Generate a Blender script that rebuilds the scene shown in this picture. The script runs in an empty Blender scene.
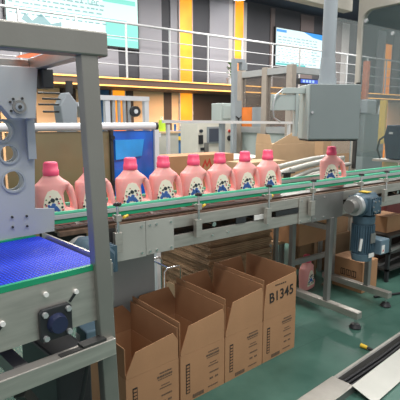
import bpy, bmesh, math, random
from mathutils import Vector, Matrix
random.seed(7)
SC = bpy.context.scene
COL = SC.collection
R = math.radians

# ------------------------------------------------------------------ camera
FPX, PITCH, YAW, H = 456.0, R(9.96), R(52.9), 1.45
cam = bpy.data.cameras.new('camera'); camo = bpy.data.objects.new('camera', cam)
COL.objects.link(camo); camo.location = (0, 0, H)
camo.rotation_euler = (R(90) - PITCH, 0, YAW - R(90))
cam.sensor_width = 36; cam.sensor_fit = 'HORIZONTAL'; cam.lens = FPX / 400 * 36
cam.clip_start = .05; cam.clip_end = 100
SC.camera = camo
_f = Vector((math.cos(YAW)*math.cos(PITCH), math.sin(YAW)*math.cos(PITCH), -math.sin(PITCH)))
_r = Vector((math.sin(YAW), -math.cos(YAW), 0)); _u = _r.cross(_f)
def at(px, py, x=None, y=None, z=None, c=None):
    """survey a point of the place from its bearing and one known plane"""
    d = _f + (px-200)/FPX*_r + (200-py)/FPX*_u
    if z is not None: t = (z-H)/d.z
    elif y is not None: t = y/d.y
    elif x is not None: t = x/d.x
    else: t = c
    return Vector((0, 0, H)) + t*d

# ------------------------------------------------------------------ materials
def nodes(name):
    m = bpy.data.materials.new(name); m.use_nodes = True
    nt = m.node_tree; return m, nt, nt.nodes['Principled BSDF']
def mat(name, col, rough=.5, metal=0, var=.08, scale=8, bump=0, bscale=60, emit=0, trans=0, alpha=1, coat=0, stretch=None, sss=0):
    m, nt, b = nodes(name)
    tc = nt.nodes.new('ShaderNodeTexCoord'); mp = nt.nodes.new('ShaderNodeMapping')
    nt.links.new(tc.outputs['Object'], mp.inputs[0])
    if stretch: mp.inputs['Scale'].default_value = stretch
    n = nt.nodes.new('ShaderNodeTexNoise'); n.inputs['Scale'].default_value = scale; n.inputs['Detail'].default_value = 4
    nt.links.new(mp.outputs[0], n.inputs['Vector'])
    rp = nt.nodes.new('ShaderNodeValToRGB'); nt.links.new(n.outputs['Fac'], rp.inputs[0])
    a = [max(0, c*(1-var)) for c in col]; d = [min(1, c*(1+var)) for c in col]
    rp.color_ramp.elements[0].position = .3; rp.color_ramp.elements[1].position = .7
    rp.color_ramp.elements[0].color = (*a, 1); rp.color_ramp.elements[1].color = (*d, 1)
    nt.links.new(rp.outputs[0], b.inputs['Base Color'])
    b.inputs['Roughness'].default_value = rough; b.inputs['Metallic'].default_value = metal
    if trans: b.inputs['Transmission Weight'].default_value = trans; b.inputs['IOR'].default_value = 1.1
    if alpha < 1: b.inputs['Alpha'].default_value = alpha
    if coat: b.inputs['Coat Weight'].default_value = coat
    if sss:
        b.inputs['Subsurface Weight'].default_value = sss; b.inputs['Subsurface Scale'].default_value = .02
    if emit:
        nt.links.new(rp.outputs[0], b.inputs['Emission Color']); b.inputs['Emission Strength'].default_value = emit
    if bump:
        n2 = nt.nodes.new('ShaderNodeTexNoise'); n2.inputs['Scale'].default_value = bscale
        nt.links.new(mp.outputs[0], n2.inputs['Vector'])
        bp = nt.nodes.new('ShaderNodeBump'); bp.inputs['Strength'].default_value = bump; bp.inputs['Distance'].default_value = .004
        nt.links.new(n2.outputs['Fac'], bp.inputs['Height']); nt.links.new(bp.outputs[0], b.inputs['Normal'])
    return m
M = {}
M['steel'] = mat('brushed_stainless', (.50, .475, .43), .36, .7, .12, 6, .15, 200, stretch=(1, 1, 8))
M['steel_dull'] = mat('dull_steel', (.30, .295, .28), .5, .75, .15, 5, .1, 120)
M['post'] = mat('satin_steel_tube', (.27, .265, .24), .42, .6, .1, 3, .08, 150)
M['steel_light'] = mat('light_sheet_steel', (.46, .46, .42), .45, .4, .1, 3, .05, 80)
M['chrome'] = mat('chrome', (.75, .75, .74), .18, 1, .05)
M['alu'] = mat('anodised_aluminium', (.55, .57, .57), .4, .6, .06)
M['alu_warm'] = mat('warm_grey_profile', (.42, .37, .32), .45, .3, .06)
M['white_tube'] = mat('white_painted_tube', (.72, .74, .76), .35, .1, .03)
M['grey_paint'] = mat('grey_blue_powder_coat', (.30, .335, .36), .5, 0, .05, 3)
M['grey_plate'] = mat('pale_grey_plate', (.38, .41, .43), .5, .1, .05, 2)
M['box_grey'] = mat('control_box_grey', (.20, .235, .235), .5, 0, .05, 3)
M['box_light'] = mat('bracket_light_grey', (.42, .48, .46), .5, 0, .04, 3)
M['black'] = mat('black_plastic', (.02, .022, .025), .45, 0, .2)
M['hole'] = mat('dark_hole', (.09, .06, .05), .9, 0, .2)
M['dark'] = mat('dark_metal', (.05, .05, .048), .5, .4, .25)
M['green'] = mat('green_guide_strip', (.01, .30, .14), .4, 0, .06)
M['aqua'] = mat('aqua_guide_strip', (.12, .58, .36), .4, 0, .05)
M['yellow'] = mat('yellow_plastic', (.75, .50, .04), .45, 0, .05)
M['motor'] = mat('blue_grey_motor_paint', (.06, .11, .15), .4, .1, .15, 20, .1, 100)
M['motor_light'] = mat('light_blue_grey_paint', (.12, .19, .24), .4, .1, .1, 20)
M['paper'] = mat('white_sticker', (.75, .75, .72), .6)
M['red'] = mat('red_mark', (.5, .03, .02), .5)
M['pink'] = mat('pink_bottle_plastic', (.88, .39, .36), .38, 0, .03, 4, sss=.15)
M['cap'] = mat('hot_pink_cap', (.86, .09, .19), .4, 0, .04)
M['label'] = mat('cream_label', (.90, .84, .68), .5, 0, .03)
M['print_blue'] = mat('print_blue', (.05, .14, .42), .5)
M['print_dark'] = mat('print_dark', (.02, .03, .04), .5)
M['print_green'] = mat('print_green', (.12, .26, .10), .5)
M['print_rose'] = mat('print_rose', (.66, .15, .18), .5)
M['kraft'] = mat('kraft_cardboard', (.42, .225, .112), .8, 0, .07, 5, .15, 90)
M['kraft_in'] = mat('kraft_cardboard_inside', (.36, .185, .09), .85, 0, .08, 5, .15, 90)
M['kraft_dark'] = mat('brown_cardboard', (.25, .155, .085), .85, 0, .15, 4, .15, 90)
M['kraft_pale'] = mat('pale_cardboard', (.50, .34, .20), .8, 0, .1, 4)
M['ink'] = mat('black_ink', (.02, .017, .014), .8)
M['ink_faded'] = mat('faded_ink', (.13, .085, .055), .8)
M['chain'] = mat('brown_chain_plate', (.17, .11, .075), .4, .3, .3, 30)
M['maroon'] = mat('maroon_paint', (.22, .05, .045), .5, 0, .15)
M['navy'] = mat('navy_housing', (.015, .022, .06), .4, 0, .1)
M['blue_acrylic'] = mat('blue_acrylic', (.01, .13, .62), .15, 0, .35, 3, coat=.5, stretch=(2, 2, .7))
M['blue_light'] = mat('light_blue_liner', (.03, .33, .80), .3, 0, .2, 6)
M['olive'] = mat('olive_reflection_acrylic', (.20, .165, .085), .25, 0, .18, 2, coat=.3)  # olive colour paints in cardboard reflected by a clear panel
M['blue_paint'] = mat('blue_machine_paint', (.03, .12, .28), .5, 0, .2, 6)
M['cream'] = mat('cream_paint', (.70, .68, .60), .5, 0, .03)
M['orange'] = mat('orange_plastic', (.75, .20, .03), .5)
M['rust'] = mat('terracotta_cladding', (.42, .12, .05), .6, 0, .1)
M['leaf'] = mat('leaf_green', (.08, .20, .03), .5, 0, .3)
M['lime'] = mat('lime_green', (.48, .72, .05), .4)
M['lamp'] = mat('lamp_glow', (.95, .97, 1), .5, emit=9, var=0)
M['strip'] = mat('warm_strip_light', (1, .50, .12), .5, emit=1.1, var=.05)
M['wall_light'] = mat('light_grey_wall_board', (.36, .35, .38), .7, 0, .04, 1)
M['wall_white'] = mat('white_wall_board', (.60, .56, .54), .7, 0, .04, 1)
M['wall_dark'] = mat('dark_wall_board', (.075, .075, .085), .7, 0, .1, 1)
M['wall_taupe'] = mat('taupe_wall_board', (.21, .165, .16), .7, 0, .05, 1)
M['wall_brown'] = mat('brown_wall_board', (.085, .05, .04), .7, 0, .12, 1)
M['wall_cream'] = mat('peach_wall_board', (.85, .52, .30), .7, 0, .08, 1)
M['navy_ceiling'] = mat('dark_blue_ceiling', (.035, .05, .075), .8, 0, .2, 1)
M['fascia'] = mat('brown_fascia', (.11, .065, .05), .6, 0, .1, 2)
M['beige_frame'] = mat('beige_machine_frame', (.43, .41, .36), .5, .1, .04)
M['panel_grey'] = mat('dim_grey_sheet', (.34, .365, .355), .5, .2, .08, 2)
M['kraft_edge'] = mat('flattened_cardboard', (.36, .23, .13), .85, 0, .2, 6, .15, 90)
M['rail_paint'] = mat('pale_grey_rail_paint', (.50, .50, .51), .45, 0, .03)
M['cable'] = mat('black_cable', (.012, .012, .014), .5)

def glass(name, col, alpha, rough=.1):
    m, nt, b = nodes(name)
    b.inputs['Base Color'].default_value = (*col, 1); b.inputs['Roughness'].default_value = rough
    b.inputs['Alpha'].default_value = alpha
    return m
M['glass_grey'] = glass('grey_tinted_glass', (.10, .15, .15), .27)
M['glass_brown'] = glass('brown_tinted_pane', (.20, .17, .15), .45)
M['glass_clear'] = glass('clear_pane', (.45, .5, .5), .18)

def floor_mat():
    m, nt, b = nodes('green_epoxy_floor')
    tc = nt.nodes.new('ShaderNodeTexCoord')
    n = nt.nodes.new('ShaderNodeTexNoise'); n.inputs['Scale'].default_value = 2.2; n.inputs['Detail'].default_value = 7; n.inputs['Roughness'].default_value = .65
    nt.links.new(tc.outputs['Object'], n.inputs['Vector'])
    rp = nt.nodes.new('ShaderNodeValToRGB'); nt.links.new(n.outputs['Fac'], rp.inputs[0])
    rp.color_ramp.elements[0].position = .3; rp.color_ramp.elements[1].position = .72
    rp.color_ramp.elements[0].color = (.030, .088, .068, 1); rp.color_ramp.elements[1].color = (.068, .155, .122, 1)
    br = nt.nodes.new('ShaderNodeTexBrick'); nt.links.new(tc.outputs['Object'], br.inputs['Vector'])
    br.inputs['Scale'].default_value = 1; br.inputs['Brick Width'].default_value = 1.2; br.inputs['Row Height'].default_value = .6
    br.inputs['Mortar Size'].default_value = .004; br.offset = 0
    br.inputs['Color1'].default_value = br.inputs['Color2'].default_value = (1, 1, 1, 1); br.inputs['Mortar'].default_value = (.8, .8, .8, 1)
    mx = nt.nodes.new('ShaderNodeMixRGB'); mx.blend_type = 'MULTIPLY'; mx.inputs[0].default_value = 1
    nt.links.new(rp.outputs[0], mx.inputs[1]); nt.links.new(br.outputs[0], mx.inputs[2])
    nt.links.new(mx.outputs[0], b.inputs['Base Color'])
    r2 = nt.nodes.new('ShaderNodeMapRange'); r2.inputs['To Min'].default_value = .3; r2.inputs['To Max'].default_value = .55
    nt.links.new(n.outputs['Fac'], r2.inputs['Value']); nt.links.new(r2.outputs[0], b.inputs['Roughness'])
    return m
M['floor'] = floor_mat()

def belt_mat():
    m, nt, b = nodes('blue_modular_belt')
    tc = nt.nodes.new('ShaderNodeTexCoord')
    def wave(direction, sc):
        w = nt.nodes.new('ShaderNodeTexWave'); w.wave_type = 'BANDS'; w.bands_direction = direction
        w.inputs['Scale'].default_value = sc; nt.links.new(tc.outputs['Object'], w.inputs['Vector']); return w
    wx, wy = wave('X', 28), wave('Y', 18)
    mul = nt.nodes.new('ShaderNodeMath'); mul.operation = 'MULTIPLY'
    nt.links.new(wx.outputs['Fac'], mul.inputs[0]); nt.links.new(wy.outputs['Fac'], mul.inputs[1])
    rp = nt.nodes.new('ShaderNodeValToRGB'); nt.links.new(mul.outputs[0], rp.inputs[0])
    rp.color_ramp.elements[0].color = (.003, .016, .30, 1); rp.color_ramp.elements[1].color = (.008, .055, .82, 1)
    rp.color_ramp.elements[1].position = .6
    nt.links.new(rp.outputs[0], b.inputs['Base Color']); b.inputs['Roughness'].default_value = .5; b.inputs['Specular IOR Level'].default_value = .3
    bp = nt.nodes.new('ShaderNodeBump'); bp.inputs['Strength'].default_value = .5; bp.inputs['Distance'].default_value = .003
    nt.links.new(mul.outputs[0], bp.inputs['Height']); nt.links.new(bp.outputs[0], b.inputs['Normal'])
    return m
M['belt'] = belt_mat()

def emis(name, col, s):
    m, nt, b = nodes(name)
    b.inputs['Base Color'].default_value = (*[c*.3 for c in col], 1)
    b.inputs['Emission Color'].default_value = (*col, 1); b.inputs['Emission Strength'].default_value = s
    return m
def orange_glow():
    m, nt, b = nodes('orange_light_panel')
    tc = nt.nodes.new('ShaderNodeTexCoord'); n = nt.nodes.new('ShaderNodeTexNoise'); n.inputs['Scale'].default_value = 1.1
    nt.links.new(tc.outputs['Object'], n.inputs['Vector'])
    rp = nt.nodes.new('ShaderNodeValToRGB'); nt.links.new(n.outputs['Fac'], rp.inputs[0])
    rp.color_ramp.elements[0].position = .35; rp.color_ramp.elements[1].position = .65
    rp.color_ramp.elements[0].color = (.90, .20, .012, 1); rp.color_ramp.elements[1].color = (1, .40, .02, 1)
    nt.links.new(rp.outputs[0], b.inputs['Emission Color']); nt.links.new(rp.outputs[0], b.inputs['Base Color'])
    b.inputs['Emission Strength'].default_value = .75
    return m
M['orange_glow'] = orange_glow()
M['scr_bg'] = emis('screen_pale_mint', (.60, .90, .84), .92)
M['scr_bg2'] = emis('screen_pale_blue', (.62, .80, .84), .85)
M['scr_mint'] = emis('screen_mint', (.22, .66, .56), .9)
M['scr_teal'] = emis('screen_teal', (.10, .50, .48), .8)
M['scr_blue'] = emis('screen_blue', (.04, .28, .70), .9)
M['scr_grey'] = emis('screen_grey_text', (.28, .46, .48), .7)
M['scr_white'] = emis('screen_white', (.85, .98, .96), 1.0)
M['scr_panel'] = emis('operator_screen', (.05, .06, .08), .6)
M['led_blue'] = emis('blue_display', (.05, .10, .50), .8)
M['led_text'] = emis('blue_display_text', (.35, .55, .9), .8)

# ------------------------------------------------------------------ mesh helpers
def comb(segs, y0, y1, z, hh, g=.0012):
    """one line of print: blocks of ink joined along a hair-thin base line"""
    top = []; 
    for (a, b) in segs: top += [(a, z-hh/2+g), (a, z+hh/2), (b, z+hh/2), (b, z-hh/2+g)]
    return MB().prism([(segs[0][0], z-hh/2)] + top[0:1]*0 + top + [(segs[-1][1], z-hh/2)], 'y', y0, y1)
class MB:
    def __init__(s): s.bm = bmesh.new()
    def _add(s, vs, fs, smooth=False):
        bv = [s.bm.verts.new(v) for v in vs]
        for f in fs:
            try:
                fc = s.bm.faces.new([bv[i] for i in f]); fc.smooth = smooth
            except ValueError: pass
    def box(s, x0, x1, y0, y1, z0, z1, rz=0, piv=None):
        vs = [Vector((x, y, z)) for z in (z0, z1) for (x, y) in ((x0, y0), (x1, y0), (x1, y1), (x0, y1))]
        if rz:
            p = Vector(piv) if piv else Vector(((x0+x1)/2, (y0+y1)/2, 0)); m = Matrix.Rotation(rz, 3, 'Z')
            vs = [m @ (v-p) + p for v in vs]
        s._add(vs, [(3, 2, 1, 0), (4, 5, 6, 7), (0, 1, 5, 4), (1, 2, 6, 5), (2, 3, 7, 6), (3, 0, 4, 7)]); return s
    def bar(s, a, b, w, h):
        """rectangular bar from a to b, w across (horizontal), h up"""
        a, b = Vector(a), Vector(b); d = (b-a).normalized()
        sd = d.cross(Vector((0, 0, 1)))
        sd = Vector((1, 0, 0)) if sd.length < 1e-4 else sd.normalized()
        up = sd.cross(d).normalized()
        vs = [p + sd*i*w/2 + up*j*h/2 for p in (a, b) for (i, j) in ((-1, -1), (1, -1), (1, 1), (-1, 1))]
        s._add(vs, [(3, 2, 1, 0), (4, 5, 6, 7), (0, 1, 5, 4), (1, 2, 6, 5), (2, 3, 7, 6), (3, 0, 4, 7)]); return s
    def cyl(s, a, b, r, n=20, r2=None, caps=True):
        a, b = Vector(a), Vector(b); d = (b-a).normalized(); r2 = r if r2 is None else r2
        x = d.orthogonal().normalized(); y = d.cross(x)
        vs = [a + (x*math.cos(t)+y*math.sin(t))*r for t in [2*math.pi*i/n for i in range(n)]]
        vs += [b + (x*math.cos(t)+y*math.sin(t))*r2 for t in [2*math.pi*i/n for i in range(n)]]
        s._add(vs, [(i, (i+1) % n, n+(i+1) % n, n+i) for i in range(n)], True)
        if caps: s._add(vs[:n], [tuple(reversed(range(n)))]); s._add(vs[n:], [tuple(range(n))])
        return s
    def tube(s, pts, r, n=10):
        pts = [Vector(p) for p in pts]; rings = []; x = None
        for i, p in enumerate(pts):
            d = (pts[min(i+1, len(pts)-1)] - pts[max(i-1, 0)]).normalized()
            x = d.orthogonal().normalized() if x is None else (x - d*x.dot(d)).normalized()
            y = d.cross(x)
            rr = r[i] if isinstance(r, (list, tuple)) else r
            rings += [p + (x*math.cos(2*math.pi*k/n)+y*math.sin(2*math.pi*k/n))*rr for k in range(n)]
        fs = [(i*n+k, i*n+(k+1) % n, (i+1)*n+(k+1) % n, (i+1)*n+k) for i in range(len(pts)-1) for k in range(n)]
        m = len(pts)-1
        s._add(rings, fs, True)
        s._add(rings[:n], [tuple(reversed(range(n)))]); s._add(rings[m*n:], [tuple(range(n))])
        return s
    def ring(s, c, r, ri, ax, t, n=28):
        """flat ring, centre c, axis ax, thickness t"""
        c = Vector(c); d = Vector(ax).normalized(); x = d.orthogonal().normalized(); y = d.cross(x)
        vs = []
        for (rr, o) in ((r, -t/2), (ri, -t/2), (ri, t/2), (r, t/2)):
            vs += [c + d*o + (x*math.cos(2*math.pi*k/n)+y*math.sin(2*math.pi*k/n))*rr for k in range(n)]
        s._add(vs, [(a*n+k, a*n+(k+1) % n, ((a+1) % 4)*n+(k+1) % n, ((a+1) % 4)*n+k) for a in range(4) for k in range(n)]); return s
    def prism(s, poly, ax, a0, a1):
        """2-d polygon extruded along axis ax ('x','y','z') from a0 to a1"""
        def v(p, a): return {'x': (a, p[0], p[1]), 'y': (p[0], a, p[1]), 'z': (p[0], p[1], a)}[ax]
        n = len(poly); vs = [v(p, a0) for p in poly] + [v(p, a1) for p in poly]
        s._add(vs, [tuple(range(n)), tuple(reversed(range(n, 2*n)))] + [(i, n+i, n+(i+1) % n, (i+1) % n) for i in range(n)]); return s
    def loft(s, rings):
        n = len(rings[0]); vs = [v for r in rings for v in r]
        s._add(vs, [(i*n+k, i*n+(k+1) % n, (i+1)*n+(k+1) % n, (i+1)*n+k) for i in range(len(rings)-1) for k in range(n)], True)
        s._add(rings[0], [tuple(reversed(range(n)))]); s._add(rings[-1], [tuple(range(n))]); return s
    def sphere(s, c, r, sz=1, seg=14):
        c = Vector(c); rings = []
        for i in range(1, 8):
            a = -math.pi/2 + math.pi*i/8
            rings.append([c + Vector((math.cos(a)*math.cos(2*math.pi*k/seg)*r, math.cos(a)*math.sin(2*math.pi*k/seg)*r, math.sin(a)*r*sz)) for k in range(seg)])
        return s.loft(rings)
    def build(s, name, m, parent=None, bevel=0, origin=None, world=True):
        bmesh.ops.recalc_face_normals(s.bm, faces=s.bm.faces)
        me = bpy.data.meshes.new(name)
        off = Vector((0, 0, 0))
        if parent is not None and world:
            p = parent
            while p is not None: off += Vector(p.location); p = p.parent
        if parent is None:
            if origin is None:
                xs = [v.co for v in s.bm.verts]
                off = Vector(((min(v.x for v in xs)+max(v.x for v in xs))/2, (min(v.y for v in xs)+max(v.y for v in xs))/2, min(v.z for v in xs)))
            else: off = Vector(origin)
        if off.length: bmesh.ops.translate(s.bm, verts=s.bm.verts, vec=-off)
        s.bm.to_mesh(me); s.bm.free()
        me.materials.append(m)
        o = bpy.data.objects.new(name, me); COL.objects.link(o)
        if parent is not None: o.parent = parent
        else: o.location = off
        if bevel:
            b = o.modifiers.new('Bevel', 'BEVEL'); b.width = bevel; b.segments = 2; b.limit_method = 'ANGLE'; b.angle_limit = R(50)
        return o
def tag(o, label, cat, group=None, kind=None):
    o['label'] = label; o['category'] = cat
    if group: o['group'] = group
    if kind: o['kind'] = kind
    return o
def thing(name, label, cat, loc=(0, 0, 0), rz=0, group=None):
    o = bpy.data.objects.new(name, None); COL.objects.link(o); o.location = loc; o.rotation_euler = (0, 0, rz)
    o.empty_display_size = .1
    return tag(o, label, cat, group)
def struct(name, mb, m, **k):
    o = mb.build(name, m, **k)
    if o.parent is None: o['kind'] = 'structure'
    return o
def dup(root, loc, rz=None, label=None):
    r = root.copy(); COL.objects.link(r); r.location = loc
    if rz is not None: r.rotation_euler = (0, 0, rz)
    if label: r['label'] = label
    for ch in list(root.children):
        c = ch.copy(); COL.objects.link(c); c.parent = r
        for g in list(ch.children):
            d = g.copy(); COL.objects.link(d); d.parent = c
    return r
def text(name, s, size, m, parent, loc, rot, ext=.0008, space=1.0, bold=0):
    cu = bpy.data.curves.new(name, 'FONT'); cu.body = s; cu.size = size; cu.extrude = ext; cu.space_character = space; cu.offset = bold
    cu.align_x = 'CENTER'; cu.align_y = 'CENTER'
    t = bpy.data.objects.new(name, cu); COL.objects.link(t)
    dg = bpy.context.evaluated_depsgraph_get(); me = bpy.data.meshes.new_from_object(t.evaluated_get(dg))
    bpy.data.objects.remove(t)
    me.materials.clear(); me.materials.append(m)
    o = bpy.data.objects.new(name, me); COL.objects.link(o); o.parent = parent; o.location = loc; o.rotation_euler = rot
    return o

# ------------------------------------------------------------------ the hall
struct('floor', MB().box(-3, 17, -2.5, 9.2, -.05, 0), M['floor'], origin=(0, 0, 0))
YB = 9.0
struct('wall_back', MB().box(-1, 17, YB, YB+.2, 0, 4.4), M['wall_dark'])
struct('ceiling', MB().box(-3, 17, 4.8, YB+.2, 4.4, 4.6), M['navy_ceiling'])
# panels of the back wall: bearings surveyed on the wall plane
def wx(px, py): return at(px, py, y=YB).x
n_tr = 0
def strip(px0, px1, m, z0, z1, t=.03):
    global n_tr; n_tr += 1
    ref = 30 if z0 > 2 else 110
    return struct('trim_%d' % n_tr, MB().box(wx(px0, ref), wx(px1, ref), YB-t, YB-.001, z0, z1), m)
UP0, UP1, LO1 = 2.30, 4.35, 2.10
for (a, b, m) in [(-6, 117, 'wall_light'), (138, 161, 'wall_light'), (170, 177, 'wall_light'), (209, 228, 'wall_light'), (228, 232, 'wall_white'), (241.5, 246, 'wall_white'), (270, 274, 'wall_taupe'),
                  (300, 313, 'wall_taupe'), (333, 341.5, 'wall_taupe'), (341.5, 349, 'wall_white'), (378, 386, 'wall_light'), (394, 400, 'wall_taupe'), (404, 416, 'wall_light')]:
    strip(a, b, M[m], UP0, UP1)
for (a, b, m) in [(0, 30, 'wall_cream'), (36, 62, 'wall_cream'), (76, 99, 'wall_cream'), (133, 163, 'wall_cream'), (171, 178.5, 'wall_cream'),
                  (163, 171, 'wall_brown'), (192, 231, 'wall_brown'), (60, 76, 'wall_brown'), (123, 133, 'wall_brown'), (100, 109, 'blue_paint'),
                  (246, 262, 'wall_brown'), (274, 292, 'wall_brown'), (300, 340, 'wall_taupe'), (386, 402, 'wall_cream')]:
    strip(a, b, M[m], .02, LO1)
# lit orange columns
for (a, b, z0, z1, lab) in [(177.5, 191, .02, 4.35, 'tall glowing orange column panel right of the big mint screen'),
                            (232, 241.5, .02, 4.35, 'narrow glowing orange column panel above the small potted plant'),
                            (109, 123, .02, 2.08, 'glowing amber panel below the walkway behind the wheel frame'),
                            (382.5, 389.5, .02, 3.95, 'glowing yellow column panel seen through the enclosure glass')]:
    y0 = YB-.05
    xa, xb = wx(a, 60), wx(b, 60)
    t = thing('light_column', lab, 'light panel', ((xa+xb)/2, YB-.04, z0), group='lit orange columns of the back wall')
    MB().box(xa+.02, xb-.02, YB-.07, YB-.032, z0, z1).build('glowing_panel', M['orange_glow'], t)
    for x in (xa, xb-.02): MB().box(x, x+.02, YB-.08, YB-.032, z0, z1).build('edge_trim', M['wall_white'], t)

# mezzanine walkway with fascia and strip lights
mz = MB().box(0, 17, 8.0, YB-.09, 2.06, 2.24)
o = struct('trim_%d' % (n_tr+1), mz, M['fascia']); n_tr += 1
for (z, lab) in ((2.225, 'upper warm strip light along the brown walkway edge'), (2.085, 'lower warm strip light along the brown walkway edge')):
    tag(MB().box(0, 17, 7.985, 8.0, z-.012, z+.012).build('strip_light', M['strip']), lab, 'strip light', 'warm strip lights on the walkway edge')
rl = thing('guard_railing', 'white four-bar railing along the upper walkway', 'railing', (8, 8.05, 2.24))
for z, r in ((3.245, .024), (2.99, .011), (2.73, .011), (2.48, .011)):
    MB().cyl((.5, 8.05, z), (15.5, 8.05, z), r, 10).build('rail', M['rail_paint'], rl)
for k in range(14):
    x = 1.38 + .985*k
    MB().cyl((x, 8.05, 2.24), (x, 8.05, 3.24), .022, 10).build('railing_post', M['rail_paint'], rl)

# screens on the back wall
def screen(name, p0, p1, lab, bg, rows, extra):
    a = at(*p0, y=YB-.12); b = at(*p1, y=YB-.12)
    x0, x1, z0, z1 = a.x, b.x, b.z, a.z
    t = thing(name, lab, 'screen', ((x0+x1)/2, YB-.1, z0))
    MB().box(x0-.03, x1+.03, YB-.10, YB-.035, z0-.03, z1+.03).build('bezel', M['black'], t)
    MB().box(x0, x1, YB-.115, YB-.1005, z0, z1).build('display', bg, t)
    y = YB-.117
    w, h = x1-x0, z1-z0
    for (m, u0, u1, v0, v1, nm) in rows:
        MB().box(x0+u0*w, x0+u1*w, y, YB-.1152, z0+v0*h, z0+v1*h).build(nm, M[m], t)
    extra(t, x0, x1, z0, z1)
    return t
# left screen: bottom edge at z 2.95, its top beyond the frame
za, zb = 2.95, 4.28
rows = [('scr_mint', .0, 1, .0, .11, 'colour_band'), ('scr_mint', .72, 1, .12, .34, 'colour_block'), ('scr_white', .02, .7, .13, .30, 'colour_block'),
        ('scr_teal', .05, .9, .36, .39, 'colour_band'), ('scr_white', .0, .7, .62, .8, 'colour_block'), ('scr_mint', .45, .98, .63, .70, 'colour_band'),
        ('scr_blue', .80, 1, .86, 1, 'colour_block'), ('scr_mint', .0, .6, .84, .88, 'colour_band')]
def ex1(t, x0, x1, z0, z1):
    rnd = random.Random(3)
    for row in (.30, .44, .50, .56, .75, .92):
        x = x0 + .05; sg = []
        while x < x0 + (x1-x0)*(.7 if row < .6 else .95):
            l = rnd.uniform(.03, .12); zz = z0 + row*(z1-z0)
            sg.append((x, x+l)); x += l + rnd.uniform(.02, .06)
        comb(sg, YB-.119, YB-.1172, zz, .028, .002).build('text_line', M['scr_grey'], t)
    text('heading_text', 'PTec', .20, M['scr_grey'], t, (x0+(x1-x0)*.60-(x0+x1)/2, -.0185, .60*(z1-z0)), (R(90), 0, 0), .0005)
    MB().prism([(x0+.25, z0+.30), (x0+.33, z0+.42), (x0+.45, z0+.30), (x0+.62, z0+.44), (x0+.80, z0+.28), (x0+1.0, z0+.34), (x0+1.0, z0+.25), (x0+.4, z0+.22)], 'y', YB-.119, YB-.1172).build('line_drawing', M['scr_grey'], t)
a = at(6, 8, y=YB-.12); b = at(138.5, 50, y=YB-.12)
def px_of(x, z): return 0
def screen_w(name, x0, x1, z0, z1, lab, bg, rows, extra):
    t = thing(name, lab, 'screen', ((x0+x1)/2, YB-.1, z0))
    MB().box(x0-.03, x1+.03, YB-.10, YB-.035, z0-.03, z1+.03).build('bezel', M['black'], t)
    MB().box(x0, x1, YB-.115, YB-.1005, z0, z1).build('display', bg, t)
    w, h = x1-x0, z1-z0
    for (m, u0, u1, v0, v1, nm) in rows:
        MB().box(x0+u0*w, x0+u1*w, YB-.117, YB-.1152, z0+v0*h, z0+v1*h).build(nm, M[m], t)
    extra(t, x0, x1, z0, z1); return t
screen_w('wall_screen', a.x, b.x, za, zb, 'large pale mint wall screen above the walkway railing at left', M['scr_bg'], rows, ex1)
a = at(277, 26, y=YB-.12); b = at(332, 68, y=YB-.12)
rows2 = [('scr_blue', .0, .16, .90, .97, 'colour_block'), ('scr_white', .02, .6, .15, .62, 'colour_block'), ('scr_teal', .0, .5, .02, .07, 'colour_band')]
def ex2(t, x0, x1, z0, z1):
    w, h = x1-x0, z1-z0
    MB().prism([(x0+w*.45, z1), (x0+w*.62, z0+h*.88), (x0+w*.8, z0+h*.84), (x1, z0+h*.72), (x1, z1)], 'y', YB-.117, YB-.1152).build('swoosh', M['scr_blue'], t)
    rnd = random.Random(5)
    for row in (.78, .7, .62, .54, .46, .38, .30, .2, .1):
        x = x0 + .06; sg = []
        while x < x0 + w*.7:
            l = rnd.uniform(.05, .16); zz = z0 + row*h
            sg.append((x, x+l)); x += l + rnd.uniform(.03, .08)
        comb(sg, YB-.119, YB-.1172, zz, .024, .002).build('text_line', M['scr_grey'], t)
screen_w('wall_screen', a.x, b.x, 2.90, 3.86, 'pale blue wall screen with blue corner right of the narrow orange column', M['scr_bg2'], rows2, ex2)

# potted plant standing on the walkway
p = at(231, 80, y=8.3)
pt = thing('potted_plant', 'small green potted plant on the walkway before the narrow orange column', 'plant', (p.x, 8.3, 2.24))
MB().cyl((p.x, 8.3, 2.24), (p.x, 8.3, 2.40), .08, 16, .11).build('pot', M['white_tube'], pt)
MB().tube([(p.x, 8.3, 2.38), (p.x+.01, 8.3, 2.55), (p.x, 8.3, 2.7)], .01, 6).build('stem', M['leaf'], pt)
lf = MB(); rnd = random.Random(2)
for k in range(34):
    a_ = rnd.uniform(0, 6.28); z = 2.42 + rnd.random()*.32; l = rnd.uniform(.10, .2)
    b0 = Vector((p.x, 8.3, z)); d = Vector((math.cos(a_), math.sin(a_), rnd.uniform(.1, .9))).normalized(); sd = d.cross(Vector((0, 0, 1))).normalized()*.03
    lf._add([b0, b0+d*l*.5+sd, b0+d*l, b0+d*l*.5-sd, b0+d*l*.5+Vector((0, 0, .012))], [(0, 1, 4), (1, 2, 4), (2, 3, 4), (3, 0, 4)])
lf.build('foliage', M['leaf'], pt)
# ceiling downlight
p = at(239.5, -4, z=4.33)
dl = thing('downlight', 'round white downlight on the dark ceiling above the narrow orange column', 'ceiling light', (p.x, p.y, 4.28))
MB().cyl((p.x, p.y, 4.40), (p.x, p.y, 4.28), .10, 20, .17).build('housing', M['white_tube'], dl)
MB().cyl((p.x, p.y, 4.285), (p.x, p.y, 4.265), .15, 20).build('diffuser', M['lamp'], dl)

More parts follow.
